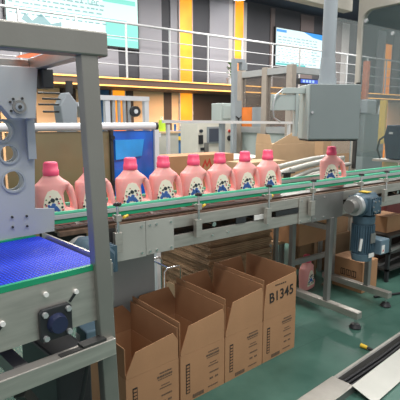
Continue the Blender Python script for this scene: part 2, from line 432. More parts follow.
# ------------------------------------------------------------------ far equipment
# blue guarded machine left of the operator cabinet
p0 = at(166, 128, y=6.2); p1 = at(196, 145, y=6.2)
t = thing('guard_barrier', 'blue machine guard with yellow bars left of the operator cabinet', 'machine guard', ((p0.x+p1.x)/2, 6.3, 0))
MB().box(p0.x, p1.x, 6.25, 6.6, 0, p0.z-.05).build('guard_body', M['blue_paint'], t, .01)
MB().box(p0.x-.3, p1.x+.05, 6.22, 6.249, p0.z-.20, p0.z-.14).build('yellow_bar', M['yellow'], t)
for k in range(5):
    x = p0.x + .05 + k*.13
    MB().cyl((x, 6.4, p0.z-.05), (x, 6.4, p0.z+.06-.03*(k % 2)), .02, 8).build('valve', M['blue_paint'], t)
p0 = at(158, 130, y=5.9); p1 = at(166, 118, y=5.9)
t = thing('green_bottle', 'lime green bottle on the shelf left of the white safety bar', 'bottle', ((p0.x+p1.x)/2, 5.9, p0.z-.02))
MB().cyl(((p0.x+p1.x)/2, 5.9, p0.z-.02), ((p0.x+p1.x)/2, 5.9, p1.z-.03), .055, 14, .05).build('bottle_body', M['lime'], t)
MB().cyl(((p0.x+p1.x)/2, 5.9, p1.z-.03), ((p0.x+p1.x)/2, 5.9, p1.z+.02), .02, 10).build('bottle_cap', M['cream'], t)
zb_ = p0.z-.02
t = thing('side_shelf', 'pale shelf unit carrying the lime green bottle', 'shelf', ((p0.x+p1.x)/2, 5.95, 0))
MB().box(p0.x-.15, p1.x+.2, 5.8, 6.1, zb_-.03, zb_).build('shelf_top', M['kraft_pale'], t)
MB().box(p0.x-.12, p1.x+.17, 5.82, 6.1, 0, zb_-.03).build('shelf_body', M['steel_light'], t)

# blue machinery right of operator cabinet
p0 = at(238, 126, y=5.6); p1 = at(292, 148, y=5.6)
t = thing('transfer_machine', 'dark blue machinery with pipes behind the white safety bar', 'machine', ((p0.x+p1.x)/2, 5.8, 0))
MB().box(p0.x, p1.x, 5.6, 6.2, 0, p0.z-.18).build('machine_base', M['blue_paint'], t, .01)
rnd = random.Random(4)
for k in range(9):
    x = p0.x + .06 + k*.135; h = rnd.uniform(.03, .14)
    MB().cyl((x, 5.75, p0.z-.18), (x, 5.75, p0.z-.14+h), rnd.uniform(.025, .05), 10).build('pipe', M['blue_paint' if k % 3 else 'steel'], t)
MB().box(p0.x+.02, p0.x+.1, 5.53, 5.6, p0.z-.30, p0.z+.02).build('side_bar', M['yellow'], t)
MB().box(p0.x-.04, p0.x+.13, 5.42, 5.53, p0.z-.34, p0.z-.18).build('junction_cover', M['orange'], t)

# operator cabinet with touch screen
p0 = at(197, 122, y=5); p1 = at(236.5, 155, y=5)
cx = (p0.x+p1.x)/2
t = thing('operator_cabinet', 'white operator cabinet with dark touch screen behind the bottles', 'control cabinet', (cx, 5.1, 0))
MB().box(p0.x, p1.x, 5, 5.4, .3, p0.z+.02).build('cabinet_body', M['cream'], t, .015)
MB().box(p0.x+.05, p1.x-.05, 5.03, 5.37, 0, .3).build('plinth', M['steel_light'], t)
c = at(215, 135, y=5)
MB().box(c.x-.145, c.x+.145, 4.985, 4.999, c.z-.115, c.z+.115).build('screen_frame', M['grey_paint'], t)
MB().box(c.x-.115, c.x+.115, 4.978, 4.9845, c.z-.09, c.z+.09).build('touch_screen', M['scr_panel'], t)
for (px, py, r, m, nm) in [(200.5, 131, .022, 'print_dark', 'indicator'), (229, 131, .022, 'red', 'push_button'), (229, 138, .038, 'black', 'selector_knob')]:
    c = at(px, py, y=5); MB().cyl((c.x, 4.999, c.z), (c.x, 4.97, c.z), r, 14).build(nm, M[m], t)
c = at(200.5, 139.5, y=5); MB().box(c.x-.035, c.x+.035, 4.985, 4.999, c.z-.06, c.z+.06).build('switch_plate', M['black'], t)
c = at(206, 147, y=5); MB().box(c.x-.035, c.x+.035, 4.985, 4.999, c.z-.09, c.z+.06).build('rating_plate', M['steel_dull'], t)
c = at(202, 149, y=5); MB().box(c.x-.03, c.x+.03, 4.985, 4.999, c.z-.02, c.z+.02).build('rocker_switch', M['black'], t)
# round feeder table in front of the cabinet
c = at(222, 156, y=4.0)
t = thing('round_table', 'round cream accumulation table in front of the operator cabinet', 'table', (c.x, 4.0, 0))
MB().cyl((c.x, 4.0, c.z-.04), (c.x, 4.0, c.z), .42, 40).build('table_top', M['cream'], t, .006)
MB().cyl((c.x, 4.0, .03), (c.x, 4.0, c.z-.04), .08, 16).build('pedestal', M['steel_light'], t)
MB().cyl((c.x, 4.0, 0), (c.x, 4.0, .03), .25, 24).build('foot_plate', M['steel_light'], t)

# white safety bar
p0 = at(163, 121.5, y=3.86); p1 = at(297, 125.5, y=3.86)
t = thing('safety_bar', 'long white horizontal safety bar on thin posts behind the bottles', 'guard rail', ((p0.x+p1.x)/2, 3.86, 0))
MB().bar(p0, (p1.x, 3.86, p0.z-.02), .04, .03).build('bar', M['white_tube'], t)
for px in (168, 289):
    c = at(px, 123, y=3.86); MB().box(c.x-.015, c.x+.015, 3.845, 3.875, 0, p0.z-.03).build('bar_post', M['white_tube'], t)

# grey post with arch carrying the pale junction cabinet
p = at(234.5, 62, y=4.4)
t = thing('cable_post', 'slim grey post bent over at its top beside the pale cabinet', 'post', (p.x, 4.4, 0))
MB().box(p.x-.028, p.x+.028, 4.372, 4.428, 0, p.z).build('upright', M['grey_paint'], t)
MB().box(p.x-.028, p.x+.16, 4.372, 4.428, p.z, p.z+.04).build('top_arm', M['grey_paint'], t)
MB().box(p.x+.10, p.x+.18, 4.36, 4.44, p.z-.09, p.z).build('end_box', M['grey_paint'], t)
c = at(234.5, 117, y=4.4)
MB().box(c.x-.055, c.x+.055, 4.33, 4.365, c.z-.05, c.z+.2).build('clamp_plate', M['grey_paint'], t)
for a_ in range(3):
    q = Vector((c.x, 4.32, c.z-.02)); d = Vector((math.cos(a_*2.1+.5), 0, math.sin(a_*2.1+.5)))*.05
    MB().cyl(q-d*.2, q+d, .008, 8).build('star_handle', M['black'], t)
p0 = at(221, 103, y=4.6); p1 = at(233, 121, y=4.6)
t = thing('junction_cabinet', 'pale grey junction cabinet left of the slim bent post', 'cabinet', ((p0.x+p1.x)/2, 4.7, 0))
MB().box(p0.x, p1.x+.1, 4.6, 4.8, p1.z, p0.z).build('cabinet_body', M['box_light'], t, .01)
MB().box(p0.x+.03, p1.x+.07, 4.585, 4.599, p1.z+.03, p0.z-.03).build('cabinet_door', M['box_light'], t, .003)
MB().box((p0.x+p1.x)/2-.03, (p0.x+p1.x)/2+.03, 4.67, 4.73, 0, p1.z).build('stand_leg', M['grey_paint'], t)

# aluminium framed enclosure with brown panes
X = 4.4; ya, yb = 4.86, 3.95
t = thing('framed_enclosure', 'aluminium framed machine enclosure with smoky brown panes left of the control box', 'machine enclosure', (X+.3, 4.4, 0))
for y in (ya, 4.38, yb):
    MB().box(X-.04, X+.04, y-.045, y+.045, 0, 2.12).build('frame_post', M['alu_warm'], t)
MB().box(X+.66, X+.74, yb-.045, yb+.045, 0, 2.12).build('frame_post', M['alu'], t)
for z in (2.06, 1.32): MB().box(X-.035, X+.035, yb, ya, z-.04, z+.04).build('frame_rail', M['alu'], t)
MB().box(X, X+.74, yb-.035, yb+.035, 2.02, 2.10).build('frame_rail', M['alu'], t)
for (y0, y1) in ((yb+.046, 4.334), (4.426, ya-.046)):
    MB().box(X-.01, X+.005, y0, y1, 1.361, 2.019).build('pane', M['glass_brown'], t)
    MB().box(X-.01, X+.005, y0, y1, .2, 1.279).build('lower_panel', M['box_light'], t)
MB().box(X-.03, X-.011, ya-.25, ya-.05, 1.30, 1.62).build('inner_cover', M['orange'], t)
MB().box(X-.034, X-.015, 4.42, 4.60, 1.36, 1.62).build('inner_cover', M['grey_paint'], t)
# blue led display
p0 = at(300, 78, y=5.2); p1 = at(318, 85, y=5.2)
t = thing('led_display', 'blue message display on a stand behind the control box', 'display', ((p0.x+p1.x)/2, 5.2, 0))
MB().box(p0.x, p1.x, 5.2, 5.28, p1.z, p0.z).build('housing', M['black'], t)
MB().box(p0.x+.02, p1.x-.02, 5.19, 5.199, p1.z+.015, p0.z-.015).build('lit_face', M['led_blue'], t)
mb = MB()
for k in range(4): mb.box(p0.x+.06+k*.08, p0.x+.11+k*.08, 5.186, 5.1895, (p0.z+p1.z)/2-.02, (p0.z+p1.z)/2+.02)
mb.build('lit_characters', M['led_text'], t)
MB().cyl(((p0.x+p1.x)/2, 5.24, 0), ((p0.x+p1.x)/2, 5.24, p1.z), .03, 12).build('stand', M['grey_paint'], t)

# ------------------------------------------------------------------ guard enclosure with olive reflection and blue panel
p0 = at(30, 128, y=2.9); p1 = at(154.5, 123, y=2.9)
zt = 1.405
t = thing('guard_enclosure', 'guard enclosure with silver top tube, olive-reflecting and blue acrylic panels behind the bottles', 'machine enclosure', ((p0.x+p1.x)/2, 3.1, 0))
MB().cyl((p0.x-.2, 2.9, zt), (p1.x, 2.9, zt), .026, 20).build('top_tube', M['white_tube'], t)
MB().cyl((p1.x, 2.9, zt), (p1.x+.018, 2.9, zt), .03, 20).build('tube_end_cap', M['black'], t)
a = at(111.5, 160, y=2.9).x; b = at(154.5, 160, y=2.9).x
MB().box(p0.x-.15, a-.012, 2.90, 2.908, .55, zt-.03).build('olive_reflection_panel', M['olive'], t)
MB().box(a-.010, a+.010, 2.88, 2.92, .0, zt-.025).build('frame_post', M['dark'], t)
MB().box(b-.005, b+.03, 2.88, 2.92, 0, zt-.025).build('frame_post', M['white_tube'], t)
MB().box(a+.012, b-.007, 2.90, 2.908, .60, zt-.03).build('blue_panel', M['blue_acrylic'], t)
q0 = at(115, 140, y=2.89); q1 = at(144, 157, y=2.89)
MB().prism([(q0.x, q1.z-.01), (q1.x-.02, q1.z+.01), (q1.x, q0.z), (q0.x, q0.z)], 'y', 2.885, 2.899).build('blue_bin', M['blue_light'], t)
MB().box(b+.035, b+.06, 2.9, 3.5, zt-.08, zt-.05).build('frame_rail', M['white_tube'], t)
for z in (1.33, 1.02, .8):
    MB().cyl((a, 2.88, z), (a, 2.865, z), .016, 10).build('clamp_knob', M['black'], t)
MB().box(p0.x-.15, a-.012, 2.88, 2.92, .50, .549).build('frame_rail', M['dark'], t)
# white gantry with a black wheel above it
p0 = at(104, 100, y=3.3); p1 = at(148, 125, y=3.3)
t = thing('pick_frame', 'white bridge frame carrying a black hand wheel above the silver tube', 'machine frame', ((p0.x+p1.x)/2, 3.3, 0))
for x in (p0.x, p1.x-.04): MB().box(x, x+.04, 3.28, 3.32, 0, p0.z).build('frame_post', M['white_tube'], t)
MB().box(p0.x-.1, p1.x, 3.27, 3.33, p0.z, p0.z+.035).build('cross_beam', M['white_tube'], t)
c = at(135, 111.5, y=3.24)
w = MB().ring(c, .042, .018, (0, 1, 0), .03).build('hand_wheel', M['black'], t)
MB().cyl((c.x, 3.22, c.z), (c.x, 3.26, c.z), .017, 14).build('wheel_hub', M['white_tube'], w)
MB().cyl((c.x, 3.26, c.z), (c.x, 3.33, c.z), .01, 10).build('wheel_axle', M['steel'], t)
for k in range(4):
    x = p0.x + .08 + k*.045
    MB().cyl((x, 3.3, c.z-.10), (x, 3.3, p0.z), .014, 12).build('air_cylinder', M['alu'], t)
MB().box(p0.x-.05, p1.x, 3.24, 3.36, c.z-.13, c.z-.10).build('carriage_plate', M['steel_light'], t)
# machine head left of the post
p0 = at(60, 92, y=3.3); p1 = at(76, 124, y=3.3)
t = thing('rod_machine', 'grey machine head with small rods between gantry post and hood', 'machine', ((p0.x+p1.x)/2, 3.3, 0))
MB().prism([(p0.x, p1.z-.1), (p1.x-.02, p1.z-.1), (p1.x, p0.z-.08), (p1.x-.06, p0.z), (p0.x+.03, p0.z-.01), (p0.x-.02, p0.z-.10)], 'y', 3.25, 3.4).build('head_body', M['grey_paint'], t, .008)
for k, z in enumerate((p0.z-.01, p0.z-.05, p0.z-.09, p0.z-.14)):
    MB().cyl((p0.x-.16+.03*(k % 2), 3.3, z), (p0.x, 3.3, z), .007, 8).build('rod', M['dark'], t)
MB().box(p1.x+.01, p1.x+.16, 3.27, 3.33, p0.z-.10, p0.z-.07).build('side_rail', M['white_tube'], t)
MB().box(p1.x+.03, p1.x+.13, 3.26, 3.34, p0.z-.18, p0.z-.1).build('sensor_block', M['steel_light'], t)
MB().box(p0.x+.01, p1.x-.03, 3.3, 3.36, 0, p1.z-.1).build('column', M['steel_dull'], t)
MB().box(p0.x+.05, p0.x+.09, 3.28, 3.32, p0.z-.01, p0.z+.08).build('upper_rod', M['dark'], t)

# ------------------------------------------------------------------ infeed conveyor with blue belt
ANG = R(6.2); PV = Vector((.63, 1.43, 0))
def loc_in(dx, dy, z):      # dx along the infeed (negative = left), dy = across
    m = Matrix.Rotation(ANG, 3, 'Z'); return PV + m @ Vector((dx, dy, 0)) + Vector((0, 0, z))
t = bpy.data.objects.new('infeed_conveyor', None); COL.objects.link(t); t.location = PV; t.rotation_euler = (0, 0, ANG)
tag(t, 'stainless infeed conveyor with blue modular belt behind the gantry post', 'conveyor')
L = dict(world=False)
MB().box(-1.3, .025, .015, .53, .93, .952).build('belt', M['belt'], t, **L)
MB().cyl((.025, .015, .925), (.025, .53, .925), .026, 20).build('belt_roller', M['belt'], t, **L)
MB().box(-1.3, .03, -.002, .013, .938, .957).build('edge_strip', M['green'], t, **L)
MB().box(-1.3, .02, .535, .55, .938, .957).build('edge_strip', M['green'], t, **L)
side = MB().box(-1.3, -.008, -.004, .004, .755, .937).build('side_sheet', M['steel'], t, **L)
MB().box(.0, .07, .004, .012, .80, .945).build('side_sheet', M['steel_dull'], t, **L)
MB().box(.053, .062, .0, .55, .90, .96).build('end_bar', M['steel'], t, **L)
MB().box(-1.3, .02, .551, .56, .70, .937).build('side_sheet', M['steel'], t, **L)
# flange bearing
bx, bz = -.165, .80
fb = MB().prism([(bx-.05, bz-.055), (bx+.05, bz-.055), (bx+.055, bz-.045), (bx+.055, bz+.045), (bx+.045, bz+.055), (bx-.045, bz+.055), (bx-.055, bz+.045), (bx-.055, bz-.045)], 'y', -.022, -.005).build('flange_bearing', M['black'], t, .003, **L)
MB().cyl((bx, -.022, bz), (bx, -.045, bz), .034, 24, .028).build('bearing_cap', M['navy'], fb, .002, **L)
for sx in (-1, 1):
    for sz in (-1, 1):
        MB().cyl((bx+sx*.040, -.022, bz+sz*.04), (bx+sx*.040, -.034, bz+sz*.04), .0095, 6).build('bolt', M['alu'], fb, **L)
for (x, z) in ((-.19, .90), (-.085, .882), (-.33, .845)):
    s_ = MB().prism([(x-.028, z-.028), (x-.020, z-.034), (x+.010, z-.002), (x+.002, z+.006)], 'y', -.0052, -.0042).build('adjust_slot', M['black'], t, **L) if x < -.3 or x > -.1 else None
    MB().cyl((x, -.004, z), (x, -.014, z), .008, 14).build('bolt', M['paper'], t, **L)
# lower frame tube
MB().box(-1.3, .035, -.055, -.008, .628, .69).build('lower_frame_tube', M['steel'], t, .003, **L)
MB().box(-.09, .0, -.05, -.01, .6905, .70).build('gusset', M['dark'], t, **L)
MB().box(-.17, -.09, -.05, -.026, .6905, .693).build('slot_cover', M['dark'], t, **L)
MB().box(-1.3, .02, .50, .545, .628, .69).build('lower_frame_tube', M['steel_dull'], t, .003, **L)
for x in (-.30, -.9): MB().box(x, x+.045, -.008, .50, .632, .68).build('cross_tube', M['steel_dull'], t, **L)
MB().box(-.035, .01, .50, .545, 0, .628).build('leg', M['steel_dull'], t, **L)
MB().bar((-.30, -.03, .62), (-.02, .25, .12), .035, .035).build('brace', M['dark'], t, **L)
MB().cyl((-.16, .12, .785), (-.16, .45, .785), .05, 20).build('drive_drum', M['dark'], t, **L)
MB().box(-.12, .02, .10, .42, .06, .60).build('drive_housing', M['black'], t, .01, **L)
cb = [( -.06, -.02, .62), (-.075, .0, .5), (-.11, .02, .36), (-.12, .05, .22), (-.09, .08, .1), (-.03, .1, .02)]
tag(MB().tube([loc_in(*c) for c in cb], .009, 8).build('power_cable', M['cable']), 'black cable hanging beneath the infeed conveyor by the gantry post', 'cable')

# gantry: heavy post and top beam
g = thing('gantry_frame', 'heavy square steel gantry with thick post and top beam at left', 'gantry', (.66, 1.445, 0))
a = at(88.5, 60, y=1.42).x; b = at(100.5, 60, y=1.42).x
tl, tr_, bl, br = at(81.4, 60, y=1.4), at(98.5, 60, y=1.4), at(103, 365, y=1.4), at(117.6, 365, y=1.4)
def onz(p, q, z): return p.x + (q.x-p.x)*(z-p.z)/(q.z-p.z)
MB().prism([(onz(tl, bl, 0), 0), (onz(tr_, br, 0), 0), (onz(tr_, br, 1.652), 1.652), (onz(tl, bl, 1.652), 1.652)], 'y', 1.40, 1.45).build('post', M['post'], g, .004)
a = onz(tl, bl, 1.65); b = onz(tr_, br, 1.65)
zc = 1.650
MB().box(-.5, at(108, 40, y=1.395).x, 1.395, 1.462, zc, zc+.076).build('top_beam', M['post'], g, .006)
MB().box(b-.045, b-.005, 1.462, 2.05, zc+.0, zc+.045).build('cross_beam', M['steel'], g, .003)
MB().box(-.5, b-.046, 1.955, 2.0, zc+.005, zc+.04).build('rear_beam', M['steel_dull'], g, .003)
p = at(44, 75, y=1.9)
MB().box(p.x-.02, p.x+.025, 1.86, 1.94, zc-.075, zc+.0).build('sensor_block', M['black'], g, .004)
# translucent amber sheet lying on the gantry
m_a, nt_, b_ = nodes('peach_translucent_sheet')
tl_ = nt_.nodes.new('ShaderNodeBsdfTranslucent'); tl_.inputs[0].default_value = (.95, .50, .34, 1)
b_.inputs['Base Color'].default_value = (.62, .32, .22, 1)
mx_ = nt_.nodes.new('ShaderNodeMixShader'); mx_.inputs[0].default_value = .7
nt_.links.new(b_.outputs[0], mx_.inputs[1]); nt_.links.new(tl_.outputs[0], mx_.inputs[2]); nt_.links.new(mx_.outputs[0], nt_.nodes['Material Output'].inputs[0])
MB().prism([(b-.05, 1.52), (b-.05, 1.95), (.555, 1.95), (.555, 1.90), (.60, 1.52)], 'z', zc+.046, zc+.049).build('cover_sheet', m_a, g)

# hood with pulley + perforated plate
hd = thing('machine_hood', 'grey painted hood with round bearing over the blue belt', 'machine hood', (.45, 1.9, 1.45))
P0 = [at(px, py, y=1.88) for px, py in ((-70, 62), (38, 67), (36, 119), (12, 119), (1, 106), (-70, 96))]
MB().prism([(p.x, p.z) for p in P0], 'y', 1.88, 1.955).build('hood_shell', M['grey_plate'], hd, .004)
c = at(19, 107, y=1.88)
MB().ring((c.x, 1.876, c.z), .026, .017, (0, 1, 0), .012).build('bearing_ring', M['steel_dull'], hd)
MB().cyl((c.x, 1.879, c.z), (c.x, 1.868, c.z), .0165, 18).build('bearing_core', M['grey_paint'], hd)
MB().cyl((c.x, 1.868, c.z), (c.x, 1.862, c.z), .007, 12).build('bearing_centre', M['dark'], hd)
for (px, py) in ((10, 102), (13, 99), (11, 111), (22, 98.5)):
    q = at(px, py, y=1.88); MB().cyl((q.x, 1.879, q.z), (q.x, 1.874, q.z), .005, 8).build('screw', M['dark'], hd)
# plate with round holes (real openings)
pl = thing('perforated_plate', 'pale grey upright plate with three round holes beside the first bottle', 'machine plate', (.45, 1.95, .96))
def holed_plate():
    bm = bmesh.new(); YP = 1.965
    out = [at(px, py, y=YP) for px, py in ((-70, 119), (27, 119), (34.5, 135), (35, 208.5), (54.5, 208.5), (54.5, 231), (0, 240.5), (-70, 247))]
    edges = []
    def loop(pts):
        vs = [bm.verts.new((p[0], YP, p[1])) for p in pts]
        for i in range(len(vs)): edges.append(bm.edges.new((vs[i], vs[(i+1) % len(vs)])))
    loop([(p.x, p.z) for p in out])
    hs = []
    for (px, py, r) in ((2.5, 131, .040), (9, 154, .034), (13.5, 181, .041)):
        c = at(px, py, y=YP); hs.append((c.x, c.z, r))
        loop([(c.x+r*math.cos(2*math.pi*k/28), c.z+r*math.sin(2*math.pi*k/28)) for k in range(28)])
    bmesh.ops.triangle_fill(bm, use_beauty=True, use_dissolve=False, edges=edges)
    r_ = bmesh.ops.extrude_face_region(bm, geom=list(bm.faces))
    bmesh.ops.translate(bm, verts=[v for v in r_['geom'] if isinstance(v, bmesh.types.BMVert)], vec=(0, .010, 0))
    mb = MB(); mb.bm.free(); mb.bm = bm; return mb, hs
hp, hs = holed_plate()
hp.build('plate', M['grey_plate'], pl)
hp2, _h = holed_plate(); bmesh.ops.translate(hp2.bm, verts=hp2.bm.verts, vec=(0, .055, 0))
for v in hp2.bm.verts:
    if v.co.z < 1.12: v.co.z = 1.12
    if v.co.x > .60: v.co.x = .60
hp2.build('rear_plate', M['grey_plate'], pl)
for (x, z, r) in hs: MB().ring((x, 1.9625, z), r+.008, r, (0, 1, 0), .006).build('hole_rim', M['grey_paint'], pl)
for (px, py) in ((12, 217), (26.5, 216), (12.5, 227), (27, 226)):
    q = at(px, py, y=1.965); MB().cyl((q.x, 1.964, q.z), (q.x, 1.958, q.z), .005, 8).build('screw', M['dark'], pl)
q = at(26.5, 135, y=1.96)
MB().box(q.x-.002, q.x+.03, 1.94, 1.9645, q.z-.10, q.z+.08).build('side_bracket', M['grey_paint'], pl)
# small leadscrew behind it
# ------------------------------------------------------------------ main conveyor
XA, XE = 1.0, 7.0
t = thing('slat_conveyor', 'long stainless slat conveyor carrying the pink bottles', 'conveyor', (2.4, 2.17, 0))
MB().box(.72, XE, 2.07, 2.29, .925, .945).build('slat_chain', M['chain'], t)
MB().box(.90, .985, 2.0, 2.01, .80, .925).build('entry_cover', M['dark'], t)
MB().box(.73, .985, 2.35, 2.36, .80, .925).build('entry_cover', M['dark'], t)
mb = MB(); x = .72
while x < 4.6: mb.box(x, x+.034, 2.062, 2.298, .9455, .949); x += .038
mb.build('chain_plates', M['steel_dull'], t)
MB().box(.72, XE, 2.028, 2.06, .915, .936).build('wear_strip', M['chain'], t)
MB().box(.72, XE, 2.30, 2.33, .915, .936).build('wear_strip', M['chain'], t)
for (y0, y1, m) in ((2.0, 2.016, 'steel'), (2.345, 2.361, 'steel_dull')):
    MB().box(XA, XE, y0, y1, .872, .934).build('upper_side_rail', M[m], t, .002)
    MB().box(XA, XE, y0, y1, .760, .832).build('lower_side_rail', M[m], t, .002)
MB().box(XA, XE, 2.016, 2.04, .772, .80).build('inner_channel', M['dark'], t)
MB().box(XA, XE, 2.08, 2.28, .80, .82).build('return_chain', M['dark'], t)
for k in range(16):
    x = 1.3 + k*.33
    MB().cyl((x, 2.016, .852), (x, 2.345, .852), .014, 12).build('cross_roller', M['chrome' if k % 2 else 'black'], t)
MB().box(XA-.012, 1.155, 1.992, 1.9995, .752, .938).build('side_plate', M['steel_light'], t, .001)
MB().box(1.157, 1.33, 1.992, 1.9995, .757, .938).build('side_plate', M['steel_light'], t, .001)
MB().box(2.34, 2.47, 1.992, 1.9995, .757, .936).build('side_plate', M['steel'], t, .001)
MB().box(2.47, 2.82, 1.990, 1.9995, .752, .938).build('side_plate', M['steel_dull'], t, .001)
MB().box(2.12, 2.335, 1.994, 1.9995, .838, .869).build('slot_cover', M['black'], t)
MB().box(1.93, 2.02, 1.994, 1.9995, .838, .869).build('slot_cover', M['paper'], t)
MB().box(1.78, 1.86, 1.994, 1.9995, .836, .870).build('slot_cover', M['black'], t)
for x in (1.13, 1.18, 1.22, 1.31, 2.36, 2.45, 2.5, 2.6):
    for z in (.775, .915):
        MB().cyl((x, 1.992 if x < 2.47 else 1.990, z), (x, 1.986 if x < 2.47 else 1.984, z), .006, 10).build('bolt', M['chrome'], t)
for x in (1.6, 1.72, 2.05, 3.1, 3.4):
    MB().cyl((x, 2.0, .796), (x, 1.994, .796), .006, 10).build('bolt', M['chrome'], t)
# legs: two H frames across the conveyor
for X in (2.70, 3.22):
    MB().box(X-.02, X+.02, 1.985, 2.025, .10, .757).build('leg', M['steel_dull'], t, .003)
    MB().box(X-.02, X+.02, 2.335, 2.375, .10, .757).build('leg', M['steel_dull'], t, .003)
    MB().box(X-.018, X+.018, 2.025, 2.335, .66, .70).build('cross_tie', M['steel'], t, .003)
    fr = 1.72 if X < 3 else 1.80
    MB().box(X-.028, X+.028, fr, 2.43, .075, .125).build('foot_beam', M['steel'], t, .003)
    for y in (fr+.03, 2.40):
        ft = MB().cyl((X, y, .008), (X, y, .032), .042, 20, .028).build('rubber_foot', M['black'], t)
        MB().cyl((X, y, .03), (X, y, .076), .008, 10).build('foot_screw', M['chrome'], ft)
MB().box(2.72, 3.20, 2.34, 2.37, .30, .34).build('long_tie', M['steel_dull'], t)

# guide rails (front and back)
def guide(name, lab, y, x0, x1, sgn):
    g = thing(name, lab, 'guide rail', ((x0+x1)/2, y, .97), group='guide rails of the slat conveyor')
    MB().box(x0, x1, y-.006, y+.006, 1.018, 1.031).build('top_strip', M['aqua'], g, .002)
    MB().box(x0, x1, y-.010, y+.008, .996, 1.017).build('aluminium_profile', M['alu'], g, .002)
    MB().box(x0, x1, y-.006, y+.006, .974, .995).build('lower_strip', M['green'], g, .002)
    return g
guide('guide_rail', 'front green and silver guide rail running before the bottles', 2.045, .70, 6.2, 1)
guide('guide_rail', 'back green guide rail running behind the bottles', 2.262, .70, 6.2, -1)
# brackets with star knobs
def make_bracket(lab):
    b = thing('rail_bracket', lab, 'bracket', (0, 0, 0), group='clamp brackets of the front guide rail')
    k = MB().cyl((0, 0, 1.044-.9), (0, 0, 1.058-.9), .011, 14)
    for i in range(5):
        a = i*2*math.pi/5; k.cyl((0, 0, .146), (.019*math.cos(a), .019*math.sin(a), .150), .008, 8)
    k.build('star_knob', M['black'], b, world=False)
    MB().cyl((0, 0, -.03), (0, 0, .146), .0075, 12).build('rod', M['chrome'], b, world=False)
    MB().box(-.014, .014, -.014, .014, .065, .098).build('clamp_block', M['steel'], b, .002, world=False)
    MB().box(-.020, .020, -.008, .022, -.09, .010).build('base_clamp', M['steel'], b, .002, world=False)
    MB().cyl((0, 0, .083), (.010, .068, .083), .006, 10).build('arm', M['steel'], b, world=False)
    MB().cyl((.04, .015, .078), (.075, .04, .078), .007, 10).build('arm_tip', M['yellow'], b, world=False)
    return b
labs = ['star knob rail bracket nearest the gantry post', 'star knob rail bracket below the fifth bottle, before the sixth',
        'star knob rail bracket under the rearmost grouped bottle', 'star knob rail bracket just before the lone last bottle',
        'star knob rail bracket directly above the gearmotor', 'star knob rail bracket right of the gearmotor near the picture edge']
b0 = make_bracket(labs[0]); b0.location = (.985, 1.963, .9)
for x, lab in zip((1.475, 2.02, 2.44, 2.99, 3.33), labs[1:]): dup(b0, (x, 1.963, .9), label=lab)

# ------------------------------------------------------------------ bottles
def rring(z, xl, xr, d, n=32, e=3.2):
    cx, hw = (xl+xr)/2, (xr-xl)/2; out = []
    for k in range(n):
        a = 2*math.pi*k/n; c, s = math.cos(a), math.sin(a)
        out.append(Vector((cx+hw*math.copysign(abs(c)**(2/e), c), d*math.copysign(abs(s)**(2/e), s), z)))
    return out
def make_bottle_mesh():
    mb = MB()
    prof = [(0, -.070, .098, .040, 3.2), (.008, -.076, .106, .046, 3.2), (.05, -.077, .108, .048, 3.2), (.066, -.078, .106, .048, 3), (.080, -.078, .064, .048, 3), (.10, -.079, .056, .048, 3.0),
            (.15, -.081, .051, .048, 3.0), (.180, -.082, .066, .047, 2.8), (.195, -.080, .084, .045, 2.6), (.206, -.066, .076, .042, 2.4), (.224, -.049, .050, .037, 2.2), (.240, -.035, .035, .032, 2), (.252, -.03, .03, .03, 2)]
    mb.loft([rring(z, a, b, d, 36, e) for z, a, b, d, e in prof])
    mb.tube([(.045, 0, .186), (.070, 0, .188), (.084, 0, .170), (.095, 0, .135), (.102, 0, .095), (.102, 0, .06), (.09, 0, .04)], [.018, .020, .020, .018, .018, .019, .02], 14)
    o = mb.build('tmp', M['pink'], None, origin=(0, 0, 0))
    r = o.modifiers.new('Remesh', 'REMESH'); r.mode = 'VOXEL'; r.voxel_size = .0036; r.use_smooth_shade = True
    s = o.modifiers.new('Smooth', 'SMOOTH'); s.factor = .5; s.iterations = 5
    dg = bpy.context.evaluated_depsgraph_get(); dg.update()
    me = bpy.data.meshes.new_from_object(o.evaluated_get(dg)); me.name = 'bottle_body'
    bpy.data.objects.remove(o)
    for p in me.polygons: p.use_smooth = True
    if not me.materials: me.materials.append(M['pink'])
    return me
BODY = make_bottle_mesh()
